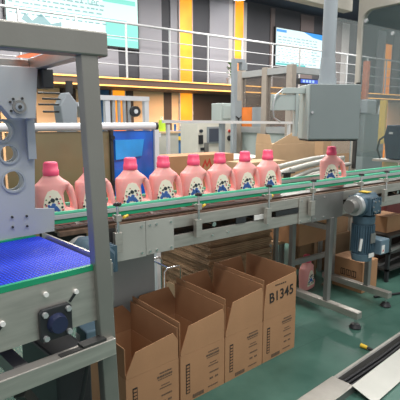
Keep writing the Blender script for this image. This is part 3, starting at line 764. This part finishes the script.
def make_bottle(lab):
    t = thing('detergent_bottle', lab, 'bottle', group='pink detergent bottles on the conveyor')
    o = bpy.data.objects.new('bottle_body', BODY); COL.objects.link(o); o.parent = t
    c = MB(); n = 40
    def cr(z, r, k=0): return [Vector(((r+(k if i % 2 else 0))*math.cos(2*math.pi*i/n), (r+(k if i % 2 else 0))*math.sin(2*math.pi*i/n), z)) for i in range(n)]
    c.loft([cr(.240, .036), cr(.242, .0375), cr(.266, .0375), cr(.268, .0335, .0015), cr(.294, .032, .0015), cr(.301, .030), cr(.304, .025)])
    c.build('cap', M['cap'], t, world=False)
    lp = [(-.062, .04), (.052, .04), (.044, .09), (.032, .14), (.016, .168), (-.006, .176), (-.030, .168), (-.044, .14), (-.055, .09)]
    lbm = MB().prism(lp, 'y', -.0492, -.044); nf = [len(lbm.bm.faces)]
    rnd = random.Random(11); inks = ['label']
    def blobs(m, pts):
        for (x, z, r) in pts:
            k = rnd.randint(5, 7); x = x*1.15-.004; z = z*1.05+.004; r *= 1.12
            lbm.prism([(x+r*rnd.uniform(.7, 1.2)*math.cos(2*math.pi*i/k), z+r*rnd.uniform(.7, 1.2)*math.sin(2*math.pi*i/k)) for i in range(k)], 'y', -.0502, -.0490)
        inks.append(m); nf.append(len(lbm.bm.faces))
    blobs('print_blue', [(-.012, .080, .015), (.006, .076, .013), (-.026, .070, .011), (.0, .095, .010), (.018, .068, .009), (-.02, .092, .007)])
    blobs('print_dark', [(-.004, .116, .010), (.012, .120, .007), (-.018, .108, .006), (-.042, .072, .006), (.034, .082, .006), (-.034, .10, .004), (.018, .108, .004)])
    blobs('print_green', [(-.044, .056, .008), (.032, .056, .010), (.014, .050, .007), (-.02, .05, .007), (.034, .098, .004), (-.03, .12, .004)])
    blobs('print_rose', [(.020, .100, .005), (-.030, .095, .005), (.004, .056, .006), (.026, .120, .004), (-.014, .134, .003), (-.046, .088, .005), (.036, .070, .005)])
    lbm.bm.faces.ensure_lookup_table(); a0 = 0
    for q, n_ in enumerate(nf):
        for f_ in range(a0, n_): lbm.bm.faces[f_].material_index = q
        a0 = n_
    lb = lbm.build('front_label', M['label'], t, world=False)
    for m in inks[1:]: lb.data.materials.append(M[m])
    return t
BL = ['pink bottle with hot pink cap, beside the holed grey plate', 'pink bottle mostly hidden behind the thick gantry post',
      'pink bottle standing just right of the gantry post, before the blue panel', 'pink bottle whose cap stands before the white post at the blue panel edge',
      'pink bottle left of the screen cabinet, above the second rail knob', 'pink bottle directly below the dark touch screen',
      'pink bottle under the orange cover, third from the right end of the close row', 'pink bottle at the right end of the close row, above the third knob',
      'lone pink bottle standing apart at right below the grey control box']
XS = [.738, .94, 1.165, 1.372, 1.58, 1.779, 1.986, 2.195, 2.872]
BL[6] = 'pink bottle next to last in the close row, beside the cardboard carton'
bt = make_bottle(BL[0]); bt.location = (XS[0], 2.155, .95); bt.rotation_euler = (0, 0, R(-7))
for x, l in zip(XS[1:], BL[1:]): dup(bt, (x, 2.155 + random.uniform(-.003, .003), .95), rz=R(-9+random.uniform(-2, 2)) if x < 2.5 else R(-38), label=l)
# bottle lying/standing on the floor under the conveyor
fbp = at(306, 289, z=0)
ob = dup(bt, (3.03, 2.47, .0), rz=R(12), label='pink bottle standing on the floor beneath the conveyor behind the front leg')
del ob['group']

# ------------------------------------------------------------------ gearmotors
def gearmotor(lab, with_flange=True):
    t = thing('gearmotor', lab, 'motor', group='blue grey gearmotors of the conveyor')
    # local frame: output shaft along -x at z 0, motor hanging below
    k = dict(world=False)
    MB().loft([rr for rr in ([Vector((x, .062*sc*math.cos(a), .07*sc*math.sin(a))) for a in [2*math.pi*i/8+math.pi/8 for i in range(8)]] for x, sc in ((-.085, .92), (-.07, 1.12), (.07, 1.12), (.085, .92)))]).build('gear_housing', M['motor'], t, .004, **k)
    mb = MB()
    for i in range(6): mb.box(-.06+i*.022, -.053+i*.022, -.082, .082, -.06, .05)
    mb.build('housing_ribs', M['motor'], t, **k)
    MB().cyl((-.085, 0, 0), (-.115, 0, 0), .065, 28).build('output_flange', M['alu'], t, .003, **k)
    MB().cyl((-.116, 0, 0), (-.165, 0, 0), .042, 24).build('output_shaft_sleeve', M['steel_dull'], t, .002, **k)
    mb = MB().cyl((.0, -.075, -.005), (.0, -.088, -.005), .045, 24)
    mb.build('side_cover', M['motor'], t, .002, **k)
    for i in range(6):
        a = i*math.pi/3; MB().cyl((.037*math.cos(a), -.087, -.005+.037*math.sin(a)), (.037*math.cos(a), -.093, -.005+.037*math.sin(a)), .006, 6).build('bolt', M['steel_dull'], t, **k)
    MB().cyl((.0, 0, -.075), (.0, 0, -.12), .070, 28).build('motor_flange', M['motor'], t, .004, **k)
    MB().cyl((.0, 0, -.12), (.0, 0, -.33), .060, 28).build('motor_body', M['motor'], t, **k)
    mb = MB()
    for i in range(28):
        a = 2*math.pi*i/28; d = Vector((math.cos(a), math.sin(a), 0))
        mb.bar(d*.066 + Vector((0, 0, -.13)), d*.066 + Vector((0, 0, -.315)), .004, .014) if False else mb.prism([(d.x*.058-d.y*.0025, d.y*.058+d.x*.0025), (d.x*.073-d.y*.0025, d.y*.073+d.x*.0025), (d.x*.073+d.y*.0025, d.y*.073-d.x*.0025), (d.x*.058+d.y*.0025, d.y*.058-d.x*.0025)], 'z', -.315, -.135)
    mb.build('cooling_fins', M['motor'], t, **k)
    MB().cyl((.0, 0, -.33), (.0, 0, -.375), .071, 28, .062).build('fan_cover', M['motor_light'], t, .003, **k)
    tb = MB().box(.05, .145, -.105, .0, -.335, -.235).build('terminal_box', M['motor_light'], t, .006, **k)
    MB().box(.058, .09, -.1062, -.105, -.325, -.27).build('warning_sticker', M['paper'], tb, **k)
    MB().prism([(.066, -.312), (.082, -.312), (.074, -.296)], 'y', -.1072, -.1062).build('warning_mark', M['red'], tb, **k)
    MB().box(-.03, .025, -.0745, -.071, -.345, -.318).build('name_plate', M['paper'], t, **k)
    MB().box(-.02, .028, -.0755, -.070, -.25, -.185).build('rating_plate', M['steel_dull'], t, **k)
    MB().bar((-.068, -.03, -.30), (-.062, -.034, -.22), .014, .014).build('white_tag', M['paper'], t, **k)
    MB().box(-.03, .02, -.03, .03, .078, .084).build('yellow_sticker', M['yellow'], t, **k)
    return t
gm = gearmotor('blue grey gearmotor with hanging finned motor in front of the conveyor, at right')
gm.location = (2.895, 1.86, .855); gm.scale = (1.16, 1.1, 1.1)
gm2 = dup(gm, (.80, 1.855, .845), rz=R(-90), label='blue grey gearmotor half hidden behind the gantry post')
for ch in list(gm2.children):
    if ch.name.startswith('yellow_sticker'): bpy.data.objects.remove(ch)

# ------------------------------------------------------------------ open cartons
def carton(i, x0, y0, rz, ztop, ch_l, ch_r, lab, big=False, dtop=0):
    w, d, hb = .309, .44, .27; T = .005; zf = ztop-hb
    t = thing('open_carton', lab, 'carton', (x0, y0, 0), rz, 'row of open cartons on the floor')
    k = dict(world=False)
    mb = MB().box(0, w, 0, T, 0, hb).box(0, w, d-T, d, 0, hb).box(0, T, T, d-T, 0, hb).box(w-T, w, T, d-T, 0, hb).box(T, w-T, T, d-T, 0, T)
    mb.build('carton_body', M['kraft'], t, **k)
    def ff(y, zt0, zt1, cl, cr, m='kraft', lean=0):
        return MB().prism([(0.003, hb+.001), (w-.003, hb+.001), (w-.003, hb+.10 if cr > .02 else zt1-.03), (w-.003-cr, zt1), (cl, zt0), (0.003, hb+.02 if cl > .05 else hb+.07)], 'y', y, y+T*.8)
    ff(0, ztop-.015, ztop+.01+dtop, ch_l, ch_r).build('front_flap', M['kraft'], t, **k)
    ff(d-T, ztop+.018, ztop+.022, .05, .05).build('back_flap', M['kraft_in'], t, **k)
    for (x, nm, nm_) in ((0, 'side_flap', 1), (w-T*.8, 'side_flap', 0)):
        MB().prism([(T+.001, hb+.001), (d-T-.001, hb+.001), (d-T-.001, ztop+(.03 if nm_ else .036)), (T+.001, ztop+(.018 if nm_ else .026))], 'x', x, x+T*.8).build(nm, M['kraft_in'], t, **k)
    # printed marks on the front wall and flap
    mb = MB().box(.035, .062, -.0012, -.0003, .05, .215)
    mb2 = MB(); 
    for j in range(9): mb2.box(.039, .058, -.0022, -.0013, .055+j*.0175, .066+j*.0175)
    bx_ = mb.build('barcode_frame', M['ink'], t, **k); mb2.build('barcode_cells', M['kraft_in'], bx_, **k)
    rnd = random.Random(20+i)
    for (z, u0, u1, hh) in ((.232, .19, .265, .007), (.214, .175, .27, .010), (.20, .18, .265, .004), (.165, .20, .25, .004), (.15, .19, .262, .005), (.11, .20, .265, .007), (.075, .20, .225, .010), (.075, .24, .262, .010), (.03, .19, .26, .006), (.02, .08, .16, .02)):
        x = u0; sg = []
        while x < u1:
            l = rnd.uniform(.006, .014); sg.append((x, min(x+l, u1))); x += l+.003
        comb(sg, -.0012, -.0003, z, hh, .0006).build('printed_line', M['ink_faded'], t, **k)
    if big:
        text('printed_code', 'B1345', .088, M['ink'], t, (.162, -.0014, .402), (R(90), R(-3), 0), .0006, 1.05, .0012)
        mb = MB()
        for j in range(6): mb.box(.10+j*.018, .112+j*.018, -.0012, -.0003, hb+.196, hb+.204)
        mb.build('printed_heading', M['ink'], t, **k)
    return t
RZ = R(4)
row = [(.885, 1.735, .405, .055, .03, 'open carton nearest the camera, at the left end of the carton row'),
       (1.205, 1.757, .435, .055, .012, 'open carton second from the left in the floor row'),
       (1.520, 1.779, .475, .055, .012, 'open carton between the second and the B1345 carton'),
       (1.835, 1.801, .505, .02, .012, 'open carton printed B1345 at the right end of the row')]
for i, (x, y, zt, cl, cr, lab) in enumerate(row): carton(i, x, y, RZ, zt, cl, cr, lab, big=(i == 3))

# ------------------------------------------------------------------ flattened carton stack on a pallet
pal = thing('wooden_pallet', 'low wooden pallet under the stack of flattened cartons', 'pallet', (2.35, 2.85, 0))
for j in range(5): MB().box(1.98, 2.64, 2.55+j*.14, 2.64+j*.14, .10, .12).build('deck_board', M['kraft_pale'], pal)
for x in (1.98, 2.27, 2.56): MB().box(x, x+.08, 2.55, 3.21, 0, .10).build('runner', M['kraft_pale'], pal)
def sheet():
    mb = MB(); w, d = .64, .68
    mb.box(-w/2, w/2, -d/2, d/2, 0, .006).box(-w/2+.004, w/2-.006, -d/2+.003, d/2-.01, .0095, .0155)
    mb.box(-w/2+.02, -w/2+.028, -d/2+.003, d/2-.01, .006, .0095).box(w/2-.03, w/2-.022, -d/2+.003, d/2-.01, .006, .0095)
    o = mb.build('flattened_carton', M['kraft_edge'], None, origin=(0, 0, 0)); return o
s0 = sheet(); tag(s0, 'flattened brown carton in the tall stack under the conveyor', 'flattened carton', 'flattened cartons stacked under the conveyor')
z = .121; rnd = random.Random(9); N = 32
for k in range(N):
    o = s0 if k == 0 else s0.copy()
    if k: COL.objects.link(o)
    o.location = (2.31+rnd.uniform(-.012, .012), 2.86+rnd.uniform(-.015, .015), z); o.rotation_euler = (0, 0, R(rnd.uniform(-1.2, 1.2))); z += .0175

# sheet panel, wire frame under conveyor
p0 = at(112, 255, y=2.04); p1 = at(167, 310, y=2.04)
t = thing('cover_panel', 'pale grey sheet metal cabinet under the conveyor start behind the cartons', 'panel', (1.18, 2.24, 0))
MB().box(1.0, p1.x+.03, 2.215, 2.221, .06, .757).build('panel_sheet', M['panel_grey'], t, .002)
MB().box(1.0, p1.x+.03, 2.215, 2.25, .0, .06).build('panel_foot', M['steel_dull'], t)
t = thing('wire_stand', 'bent chrome wire stand behind the cartons', 'stand', (1.60, 2.6, 0))
a = at(165, 269, y=2.5); b = at(181, 267, y=2.5)
MB().tube([(a.x, 2.5, 0), (a.x, 2.5, a.z-.02), (a.x+.02, 2.5, a.z), (b.x-.02, 2.5, a.z), (b.x, 2.5, a.z-.02), (b.x, 2.5, 0)], .008, 10).build('wire_loop', M['chrome'], t)
MB().tube([(a.x, 2.75, 0), (a.x, 2.75, a.z-.02), (a.x+.02, 2.75, a.z), (b.x-.02, 2.75, a.z), (b.x, 2.75, a.z-.02), (b.x, 2.75, 0)], .008, 10).build('wire_loop', M['chrome'], t)
MB().cyl((a.x+.03, 2.5, a.z), (a.x+.03, 2.75, a.z), .006, 8).build('cross_wire', M['chrome'], t)

# cartons further right under the conveyor
def closed(name, lab, x0, x1, y0, y1, z0, z1, rz=0, m='kraft_dark', group=None, marks=None):
    c = ((x0+x1)/2, (y0+y1)/2, z0)
    t = thing(name, lab, 'carton', c, rz, group); k = dict(world=False); hx, hy, h = (x1-x0)/2, (y1-y0)/2, z1-z0
    MB().box(-hx, hx, -hy, hy, 0, h-.004).build('carton_body', M[m], t, .003, **k)
    MB().box(-hx+.001, -.002, -hy+.001, hy-.001, h-.0035, h).build('top_flap', M[m], t, **k)
    MB().box(.002, hx-.001, -hy+.001, hy-.001, h-.0035, h).build('top_flap', M[m], t, **k)
    if marks: marks(t, hx, hy, h)
    return t
closed('carton', 'brown carton on a plank shelf under the conveyor behind the front leg', 2.90, 3.30, 2.46, 2.85, .40, .73, m='kraft')
sh = thing('plank_shelf', 'low wooden rack holding a brown carton under the conveyor', 'shelf', (3.0, 2.7, 0))
MB().box(2.83, 3.40, 2.66, 2.9, .375, .399).build('shelf_board', M['kraft_pale'], sh)
for x in (2.83, 3.36):
    for y in (2.66, 2.86): MB().box(x, x+.04, y, y+.04, 0, .375).build('leg', M['kraft_dark'], sh)
def mk(t, hx, hy, h):
    mb = MB()
    for j in range(3):
        y = -.09+j*.055
        mb.box(-hx-.0015, -hx-.0004, y, y+.045, h*.45, h*.45+.006).box(-hx-.0015, -hx-.0004, y, y+.045, h*.45+.05, h*.45+.056)
        mb.box(-hx-.0015, -hx-.0004, y, y+.006, h*.45, h*.45+.056).box(-hx-.0015, -hx-.0004, y+.02, y+.026, h*.45, h*.45+.056).box(-hx-.0015, -hx-.0004, y+.04, y+.045, h*.45, h*.45+.056)
    mb.build('printed_marks', M['ink'], t, world=False)
closed('carton', 'brown carton with black symbols on the floor behind the gearmotor', 3.30, 3.52, 2.10, 2.40, 0, .27, m='kraft', marks=mk)
closed('carton', 'plain dark brown carton on the floor behind the one with black symbols', 3.54, 3.86, 2.62, 3.0, 0, .36, m='kraft_dark')
closed('carton', 'small brown carton on top of the plain floor carton', 3.56, 3.84, 2.64, 2.9, .361, .60, m='kraft_dark')
closed('carton', 'small orange brown carton on the black rack right of the gearmotor', 3.80, 4.05, 2.2, 2.4, .43, .58, m='kraft')
# maroon box and dark rack at right
t = thing('maroon_cabinet', 'dark maroon machine cabinet beneath the conveyor at the right edge', 'cabinet', (4.8, 2.75, 0))
MB().box(4.35, 5.3, 2.55, 3.0, .12, .74).build('cabinet_body', M['maroon'], t, .02)
for x in (4.4, 5.2): MB().box(x, x+.06, 2.6, 2.95, 0, .12).build('foot', M['black'], t)
t = thing('black_rack', 'low black steel rack on the floor at the right edge', 'rack', (4.2, 2.2, 0))
for z in (.10, .26, .41):
    MB().box(3.72, 4.9, 2.12, 2.5, z, z+.02).build('rack_shelf', M['dark'], t)
for x in (3.72, 4.3, 4.87):
    for y in (2.12, 2.47): MB().box(x, x+.03, y, y+.03, 0, .41).build('leg', M['black'], t)
t2 = tag(MB().prism([(0, 0), (.12, .02), (.10, .05), (.03, .06)], 'y', 2.10, 2.16).build('paper_scrap', M['paper']), 'crumpled white paper on the black rack', 'paper')
t2.location = (4.12, 2.2, .431)
for k, (y, z) in enumerate(((2.15, .29), (2.25, .13))):
    o = tag(MB().bar((3.75, y, z+.03), (4.7, y+.1, z+.03), .07, .02).build('metal_plank', M['steel_dull']), ['grey metal plank on the middle shelf of the black rack', 'grey metal plank on the lowest shelf of the black rack'][k], 'plank', 'planks on the black rack')
    o.location.z = z-.008
tag(MB().tube([(3.3, 1.98, .012), (3.6, 1.88, .010), (3.9, 1.90, .010), (4.4, 1.8, .010), (5.0, 1.85, .010)], .010, 8).build('floor_cable', M['cable']), 'black cable on the floor right of the rear conveyor foot', 'cable')

# ------------------------------------------------------------------ cartons and curved duct behind the bottles
def mkr(t, hx, hy, h):
    c = at(207, 160, y=3.25).x - t.location.x
    MB().prism([(c-.06, h*.74), (c-.02, h*.92), (c+.0, h*.80), (c+.03, h*.93), (c+.06, h*.74), (c+.04, h*.74), (c+.028, h*.85), (c+.0, h*.74), (c-.022, h*.84), (c-.04, h*.74)], 'y', -hy-.0015, -hy-.0004).build('red_print', M['red'], t, world=False)
closed('carton', 'long brown carton with a red print behind the bottles, below the screen cabinet', 2.05, 2.86, 3.25, 3.53, .70, 1.14, m='kraft', marks=mkr)
closed('carton', 'plain tan carton between the long brown carton and the opened one', 2.72, 3.25, 2.95, 3.2, .70, 1.075, m='kraft_pale')
op = thing('opened_carton', 'big tan carton with slanted open flap behind the last close bottles', 'carton', (3.6, 3.35, .7))
MB().box(3.42, 4.1, 3.3, 3.54, .70, 1.20).build('carton_body', M['kraft_pale'], op, .003)
MB()._add
fl = MB(); fl._add([Vector(v) for v in ((3.42, 3.295, 1.20), (4.1, 3.295, 1.20), (4.1, 3.10, 1.32), (3.42, 3.10, 1.32), (3.42, 3.300, 1.207), (4.1, 3.300, 1.207), (4.1, 3.105, 1.327), (3.42, 3.105, 1.327))],
                   [(0, 1, 2, 3), (7, 6, 5, 4), (0, 4, 5, 1), (1, 5, 6, 2), (2, 6, 7, 3), (3, 7, 4, 0)])
fl.bm.free(); fl = MB()
MB().prism([(3.42, 1.201), (4.1, 1.201), (4.05, 1.32), (3.72, 1.315)], 'y', 3.3, 3.306).build('front_flap', M['kraft_pale'], op)
MB().prism([(3.307, 1.201), (3.54, 1.201), (3.52, 1.31), (3.34, 1.30)], 'x', 3.42, 3.426).build('side_flap', M['kraft_pale'], op)
tb = thing('work_table', 'steel work table carrying the cartons behind the conveyor', 'table', (3.1, 3.3, 0))
MB().box(2.0, 4.9, 3.22, 3.55, .665, .699).build('table_top', M['steel_dull'], tb)
for x in (2.02, 3.4, 4.82):
    for y in (3.24, 3.49): MB().box(x, x+.05, y, y+.05, 0, .665).build('leg', M['steel_dull'], tb)
tb2 = thing('steel_stool', 'steel stand carrying the plain tan carton behind the conveyor', 'stand', (2.98, 3.07, 0))
MB().box(2.70, 3.27, 2.93, 3.215, .665, .699).build('stand_top', M['steel_dull'], tb2)
for x in (2.71, 3.22):
    for y in (2.94, 3.17): MB().box(x, x+.04, y, y+.04, 0, .665).build('leg', M['steel_dull'], tb2)
closed('carton', 'tan carton right of the opened one behind the white curved duct', 4.25, 4.75, 3.3, 3.54, .70, 1.24, m='kraft_pale')
# curved outfeed conveyor
cv = thing('curved_conveyor', 'white curved side conveyor with tubular guards behind the slat conveyor', 'conveyor', (3.2, 2.75, 0))
def arc(z, off): return [Vector((2.62+off, 2.50, z-.02)), Vector((2.85+off*.8, 2.56, z)), Vector((3.15+off*.5, 2.62+off*.1, z+.02)), Vector((3.5, 2.70-off*.3, z+.035)), Vector((3.7, 2.73-off*.4, z+.038)), Vector((3.86, 2.76-off*.5, z+.04))]
MB().tube(arc(1.035, 0), .026, 14).build('guard_tube', M['steel_light'], cv)
MB().tube(arc(.985, .18), .020, 14).build('guard_tube', M['steel_light'], cv)
MB().tube([p+Vector((0, .14, .03)) for p in arc(1.02, 0)], .02, 12).build('guard_tube', M['steel_light'], cv)
bed = MB(); A_ = arc(.93, 0); 
for a, b in zip(A_[:-1], A_[1:]): bed.bar(a+Vector((0, .05, -.03)), b+Vector((0, .05, -.03)), .22, .03)
bed.build('conveyor_bed', M['steel_light'], cv)
for p in (A_[1], A_[3], A_[5]):
    if p is not A_[5]: MB().cyl((p.x-(.12 if p is A_[1] else 0), p.y+.0, 0), (p.x-(.12 if p is A_[1] else 0), p.y+.0, p.z-.04), .022, 12).build('leg', M['steel_dull'], cv)
    MB().cyl((p.x, p.y-.02, p.z-.02), (p.x, p.y-.02, p.z+.13), .008, 8).build('guard_rod', M['chrome'], cv)
for (x, y) in ((3.0, 2.5), (3.12, 2.52)):
    pass
q = at(287, 176, y=2.46)
MB().box(q.x-.02, q.x+.02, 2.44, 2.48, q.z-.08, q.z+.02).build('clamp', M['black'], cv)
MB().box(q.x-.06, q.x+.06, 2.43, 2.46, q.z+.02, q.z+.032).build('clamp', M['dark'], cv)

# ------------------------------------------------------------------ hanging control box
C0 = at(328.5, 112, c=3.25); rzb = YAW - R(90) + R(6)
cb_ = thing('control_box', 'large grey control box hanging from a thick round column', 'control box', (C0.x, C0.y, C0.z-.19), rzb)
k = dict(world=False)
MB().box(-.185, .178, -.11, .11, 0, .375).build('box_body', M['box_light'], cb_, .006, **k)
MB().box(-.18, .178, -.122, -.111, .003, .373).build('box_door', M['box_grey'], cb_, .004, **k)
MB().cyl((-.165, -.122, .185), (-.165, -.132, .185), .009, 12).build('door_lock', M['chrome'], cb_, **k)
MB().box(.179, .19, -.10, -.07, .15, .21).build('door_hinge', M['dark'], cb_, **k)
MB().box(-.175, .17, -.10, .10, -.012, -.001).build('underside_shadow', M['black'], cb_, **k)  # black slab painted in as the shadow under the box
MB().cyl((-.02, 0, .376), (-.02, 0, .42), .063, 28).build('column_flange', M['grey_paint'], cb_, .003, **k)
MB().cyl((-.02, 0, .42), (-.02, 0, .56), .058, 28, .050).build('column_collar', M['grey_paint'], cb_, **k)
MB().cyl((-.02, 0, .56), (-.02, 0, 3.1), .047, 28).build('hanging_column', M['grey_paint'], cb_, **k)
MB().box(-.34, -.186, -.03, .03, .315, .355).build('side_arm', M['box_light'], cb_, .003, **k)
MB().box(-.25, -.23, -.03, .03, .02, .315).build('arm_plate', M['box_light'], cb_, **k)
MB().box(-.42, -.24, -.02, .02, .20, .31).build('handle_plate', M['box_light'], cb_, .003, **k)
MB().tube([(-.35, -.04, .34), (-.40, -.045, .30), (-.42, -.05, .22), (-.41, -.045, .15), (-.36, -.035, .12)], .006, 10).build('grab_handle', M['alu'], cb_, **k)
MB().box(-.045, .02, .11, .14, .20, .30).build('rear_bracket', M['dark'], cb_, **k)

# ------------------------------------------------------------------ big machine enclosure at right
XF = 3.9
en = thing('filling_enclosure', 'tall beige framed machine enclosure with rounded grey glass window at the right', 'machine enclosure', (XF+.4, 2.3, 0))
yp = 2.665
zt = 2.45
MB().box(XF, XF+.035, yp-.01, yp+.035, .98, 3.0).build('frame_post', M['beige_frame'], en, .004)
# header with rounded inner corner
rad = .10; pts = [(yp-.01, 3.0), (yp-.01, zt-rad)]
for i in range(7):
    a = i*math.pi/12; pts.append((yp-.01-rad+rad*math.cos(a), zt-rad+rad*math.sin(a)))
pts += [(1.2, zt), (1.2, 3.0)]
MB().prism(pts, 'x', XF, XF+.06).build('header_panel', M['beige_frame'], en)
MB().box(XF, XF+.06, 1.2, 1.25, .98, zt).build('frame_post', M['beige_frame'], en)
MB().box(XF+.02, XF+.028, 1.251, yp-.011, 1.10, zt).build('glass_window', M['glass_grey'], en)
MB().box(XF-.02, XF, yp-.035, yp+.0, .98, zt-.65).build('dark_edge_post', M['dark'], en)
MB().cyl((XF-.002, yp-.06, zt-.10), (XF-.02, yp-.06, zt-.10), .018, 14).build('screw_cap', M['chrome'], en)
MB().cyl((XF-.002, 2.33, 2.2), (XF-.02, 2.33, 2.2), .016, 14).build('screw_cap', M['chrome'], en)
MB().box(XF-.95, XF-.0, yp+.10, yp+.2, 2.46, 3.0).build('header_beam', M['beige_frame'], en, .005)
MB().box(XF+.07, XF+1.4, yp+.3, yp+.32, 1.1, zt).build('rear_glass', M['glass_clear'], en)
MB().box(XF+1.4, XF+1.46, yp+.26, yp+.32, 0, 3.0).build('frame_post', M['beige_frame'], en)
MB().box(XF, XF+.035, yp-.01, yp+.035, 0, .98).build('frame_post', M['beige_frame'], en)
MB().box(XF, XF+.06, 1.2, 1.25, 0, .98).build('frame_post', M['beige_frame'], en)
# things inside
t = thing('rust_column', 'narrow terracotta coloured column seen through the enclosure glass', 'column', (0, 0, 0))
c = at(367, 60, y=5.5); t.location = (c.x, 5.5, 0)
MB().box(c.x-.045, c.x+.045, 5.45, 5.55, 1.86, 2.6).build('upper_section', M['rust'], t)
MB().box(c.x-.04, c.x+.04, 5.455, 5.545, 0, 1.86).build('lower_section', M['dark'], t)
t = thing('packing_machine', 'grey green machine with small rods seen through the enclosure glass', 'machine', (7.1, 4.6, 0))
c = at(374, 115, y=4.3)
MB().box(c.x-.25, c.x+.35, 4.3, 4.8, 0, c.z+.02).build('machine_body', M['box_grey'], t, .02)
MB().box(c.x-.28, c.x-.02, 4.25, 4.5, c.z+.02, c.z+.24).build('machine_top', M['grey_paint'], t, .02)
for j in range(6):
    x = c.x-.2+j*.09; MB().cyl((x, 4.27, c.z+.02), (x+.03, 4.27, c.z+.16), .012, 8).build('rod', M['white_tube' if j % 2 else 'black'], t)
c = at(387.5, 108, y=4.0)
MB().box(c.x-.05, c.x+.0, 4.0, 4.1, c.z-.55, c.z+.12).build('yellow_guard', M['yellow'], t)
t = thing('label_head', 'navy blue labelling head standing on the conveyor at the right edge', 'machine', (4.35, 2.52, .95))
MB().prism([(2.56, 1.06), (2.60, 1.28), (2.57, 1.40), (2.28, 1.40), (2.28, 1.06)], 'x', 4.30, 4.50).build('head_housing', M['navy'], t, .01)
MB().box(4.295, 4.30, 2.50, 2.54, 1.31, 1.33).build('status_light', M['paper'], t)
MB().box(4.25, 4.55, 2.27, 2.68, 1.035, 1.055).build('base_bracket', M['steel_light'], t)
MB().box(4.36, 4.42, 2.37, 2.44, .76, 1.034).build('support_block', M['dark'], t)
MB().tube([(4.30, 2.62, 1.06), (4.30, 2.66, 1.15), (4.30, 2.64, 1.25), (4.31, 2.58, 1.30)], .01, 8).build('cable', M['cable'], t)

# ------------------------------------------------------------------ steel trough on the floor, front right
A = at(305, 400, z=.03); B = at(400, 335, z=.03); dirx = (B-A); dirx.z = 0; ang = math.atan2(dirx.y, dirx.x)
tr = bpy.data.objects.new('floor_trough', None); COL.objects.link(tr); tr.location = (A.x, A.y, 0); tr.rotation_euler = (0, 0, ang)
tag(tr, 'long open stainless cable trough on the green floor', 'cable trough')
MB().box(-1, 1.9, -.012, .0, 0, .04).build('side_wall', M['steel_dull'], tr, **k)
MB().box(-1, 1.9, -.112, -.10, 0, .04).build('side_wall', M['steel_dull'], tr, **k)
MB().box(-1, 1.9, -.10, -.012, 0, .004).build('trough_bottom', M['dark'], tr, **k)
MB().box(-1, 1.9, .0, .014, .034, .04).build('rim', M['steel'], tr, **k)
MB().box(-1, .28, -.115, .015, .041, .046).build('fixed_cover', M['steel'], tr, .001, **k)
for j, y in enumerate((-.035, -.06, -.085)):
    MB().tube([Vector((-1, y, .014)), Vector((.3, y+.005, .014)), Vector((.7, y-.008, .018)), Vector((1.2, y+.006, .014)), Vector((1.9, y, .014))], .009, 8).build('cable', M['cable'], tr, **k)
# loose cover, tilted on the trough edge
q = [at(352, 386, z=.05), at(400, 349, z=.05), at(400, 373, z=.02), at(361, 401, z=.02)]
ex = (q[1]-q[0]); ex.z = 0; ex = ex.normalized(); 
u2 = ex.copy(); n2 = Vector((ex.y, -ex.x, 0))
P1 = [q[0], q[0]+u2*1.2, q[0]+u2*1.2+n2*.13+Vector((0, 0, -.042)), q[0]+n2*.13+Vector((0, 0, -.042))]
P1 = [p+Vector((0, 0, .0)) for p in P1]
mb = MB(); vs = P1+[p+Vector((0, 0, .003)) for p in P1]
mb._add(vs, [(3, 2, 1, 0), (4, 5, 6, 7), (0, 1, 5, 4), (1, 2, 6, 5), (2, 3, 7, 6), (3, 0, 4, 7)])
tag(mb.build('trough_cover', M['steel_light']), 'loose flat stainless cover leaning on the floor trough', 'metal cover')
# marker/screwdriver on the floor
c = at(363, 346, z=.015); e = at(375, 351, z=.012)
sd = thing('screwdriver', 'small screwdriver with yellow tip and black grip on the green floor', 'screwdriver', (c.x, c.y, 0))
d = (e-c).normalized()
MB().cyl(c-d*.015, c+d*.03, .014, 12, .012).build('yellow_collar', M['yellow'], sd)
MB().cyl(c+d*.03, c+d*.10, .010, 12, .009).build('grip', M['black'], sd)

# ------------------------------------------------------------------ lights
w = bpy.data.worlds.new('world'); SC.world = w; w.use_nodes = True
w.node_tree.nodes['Background'].inputs[0].default_value = (.93, .95, .97, 1)
w.node_tree.nodes['Background'].inputs[1].default_value = .47
def area(x, y, z, sx, sy, pw, col=(1, .97, .93)):
    l = bpy.data.lights.new('ceiling_panel_lamp', 'AREA'); l.shape = 'RECTANGLE'; l.size = sx; l.size_y = sy; l.energy = pw; l.color = col
    o = bpy.data.objects.new('ceiling_panel_lamp', l); COL.objects.link(o); o.location = (x, y, z); return o
for (x, y) in ((0, .3), (3, .6), (6, 1)):
    area(x, y, 4.3, 2.2, .5, 70)
for (x, y) in ((1.5, 3.9), (4.5, 4.2), (8, 4.2)):
    area(x, y, 4.3, 2.2, .5, 95)
for (x, y) in ((3, 7), (7, 7), (11, 7)):
    area(x, y, 4.25, 1.5, .4, 110)
for x in (2, 6, 10, 14):
    area(x, 8.2, 2.04, 1.5, .2, 26, (1, .78, .55))

SC.view_settings.view_transform = 'Standard'; SC.view_settings.look = 'None'
SC.view_settings.gamma = 1; SC.view_settings.exposure = .35
SC.view_settings.use_curve_mapping = False
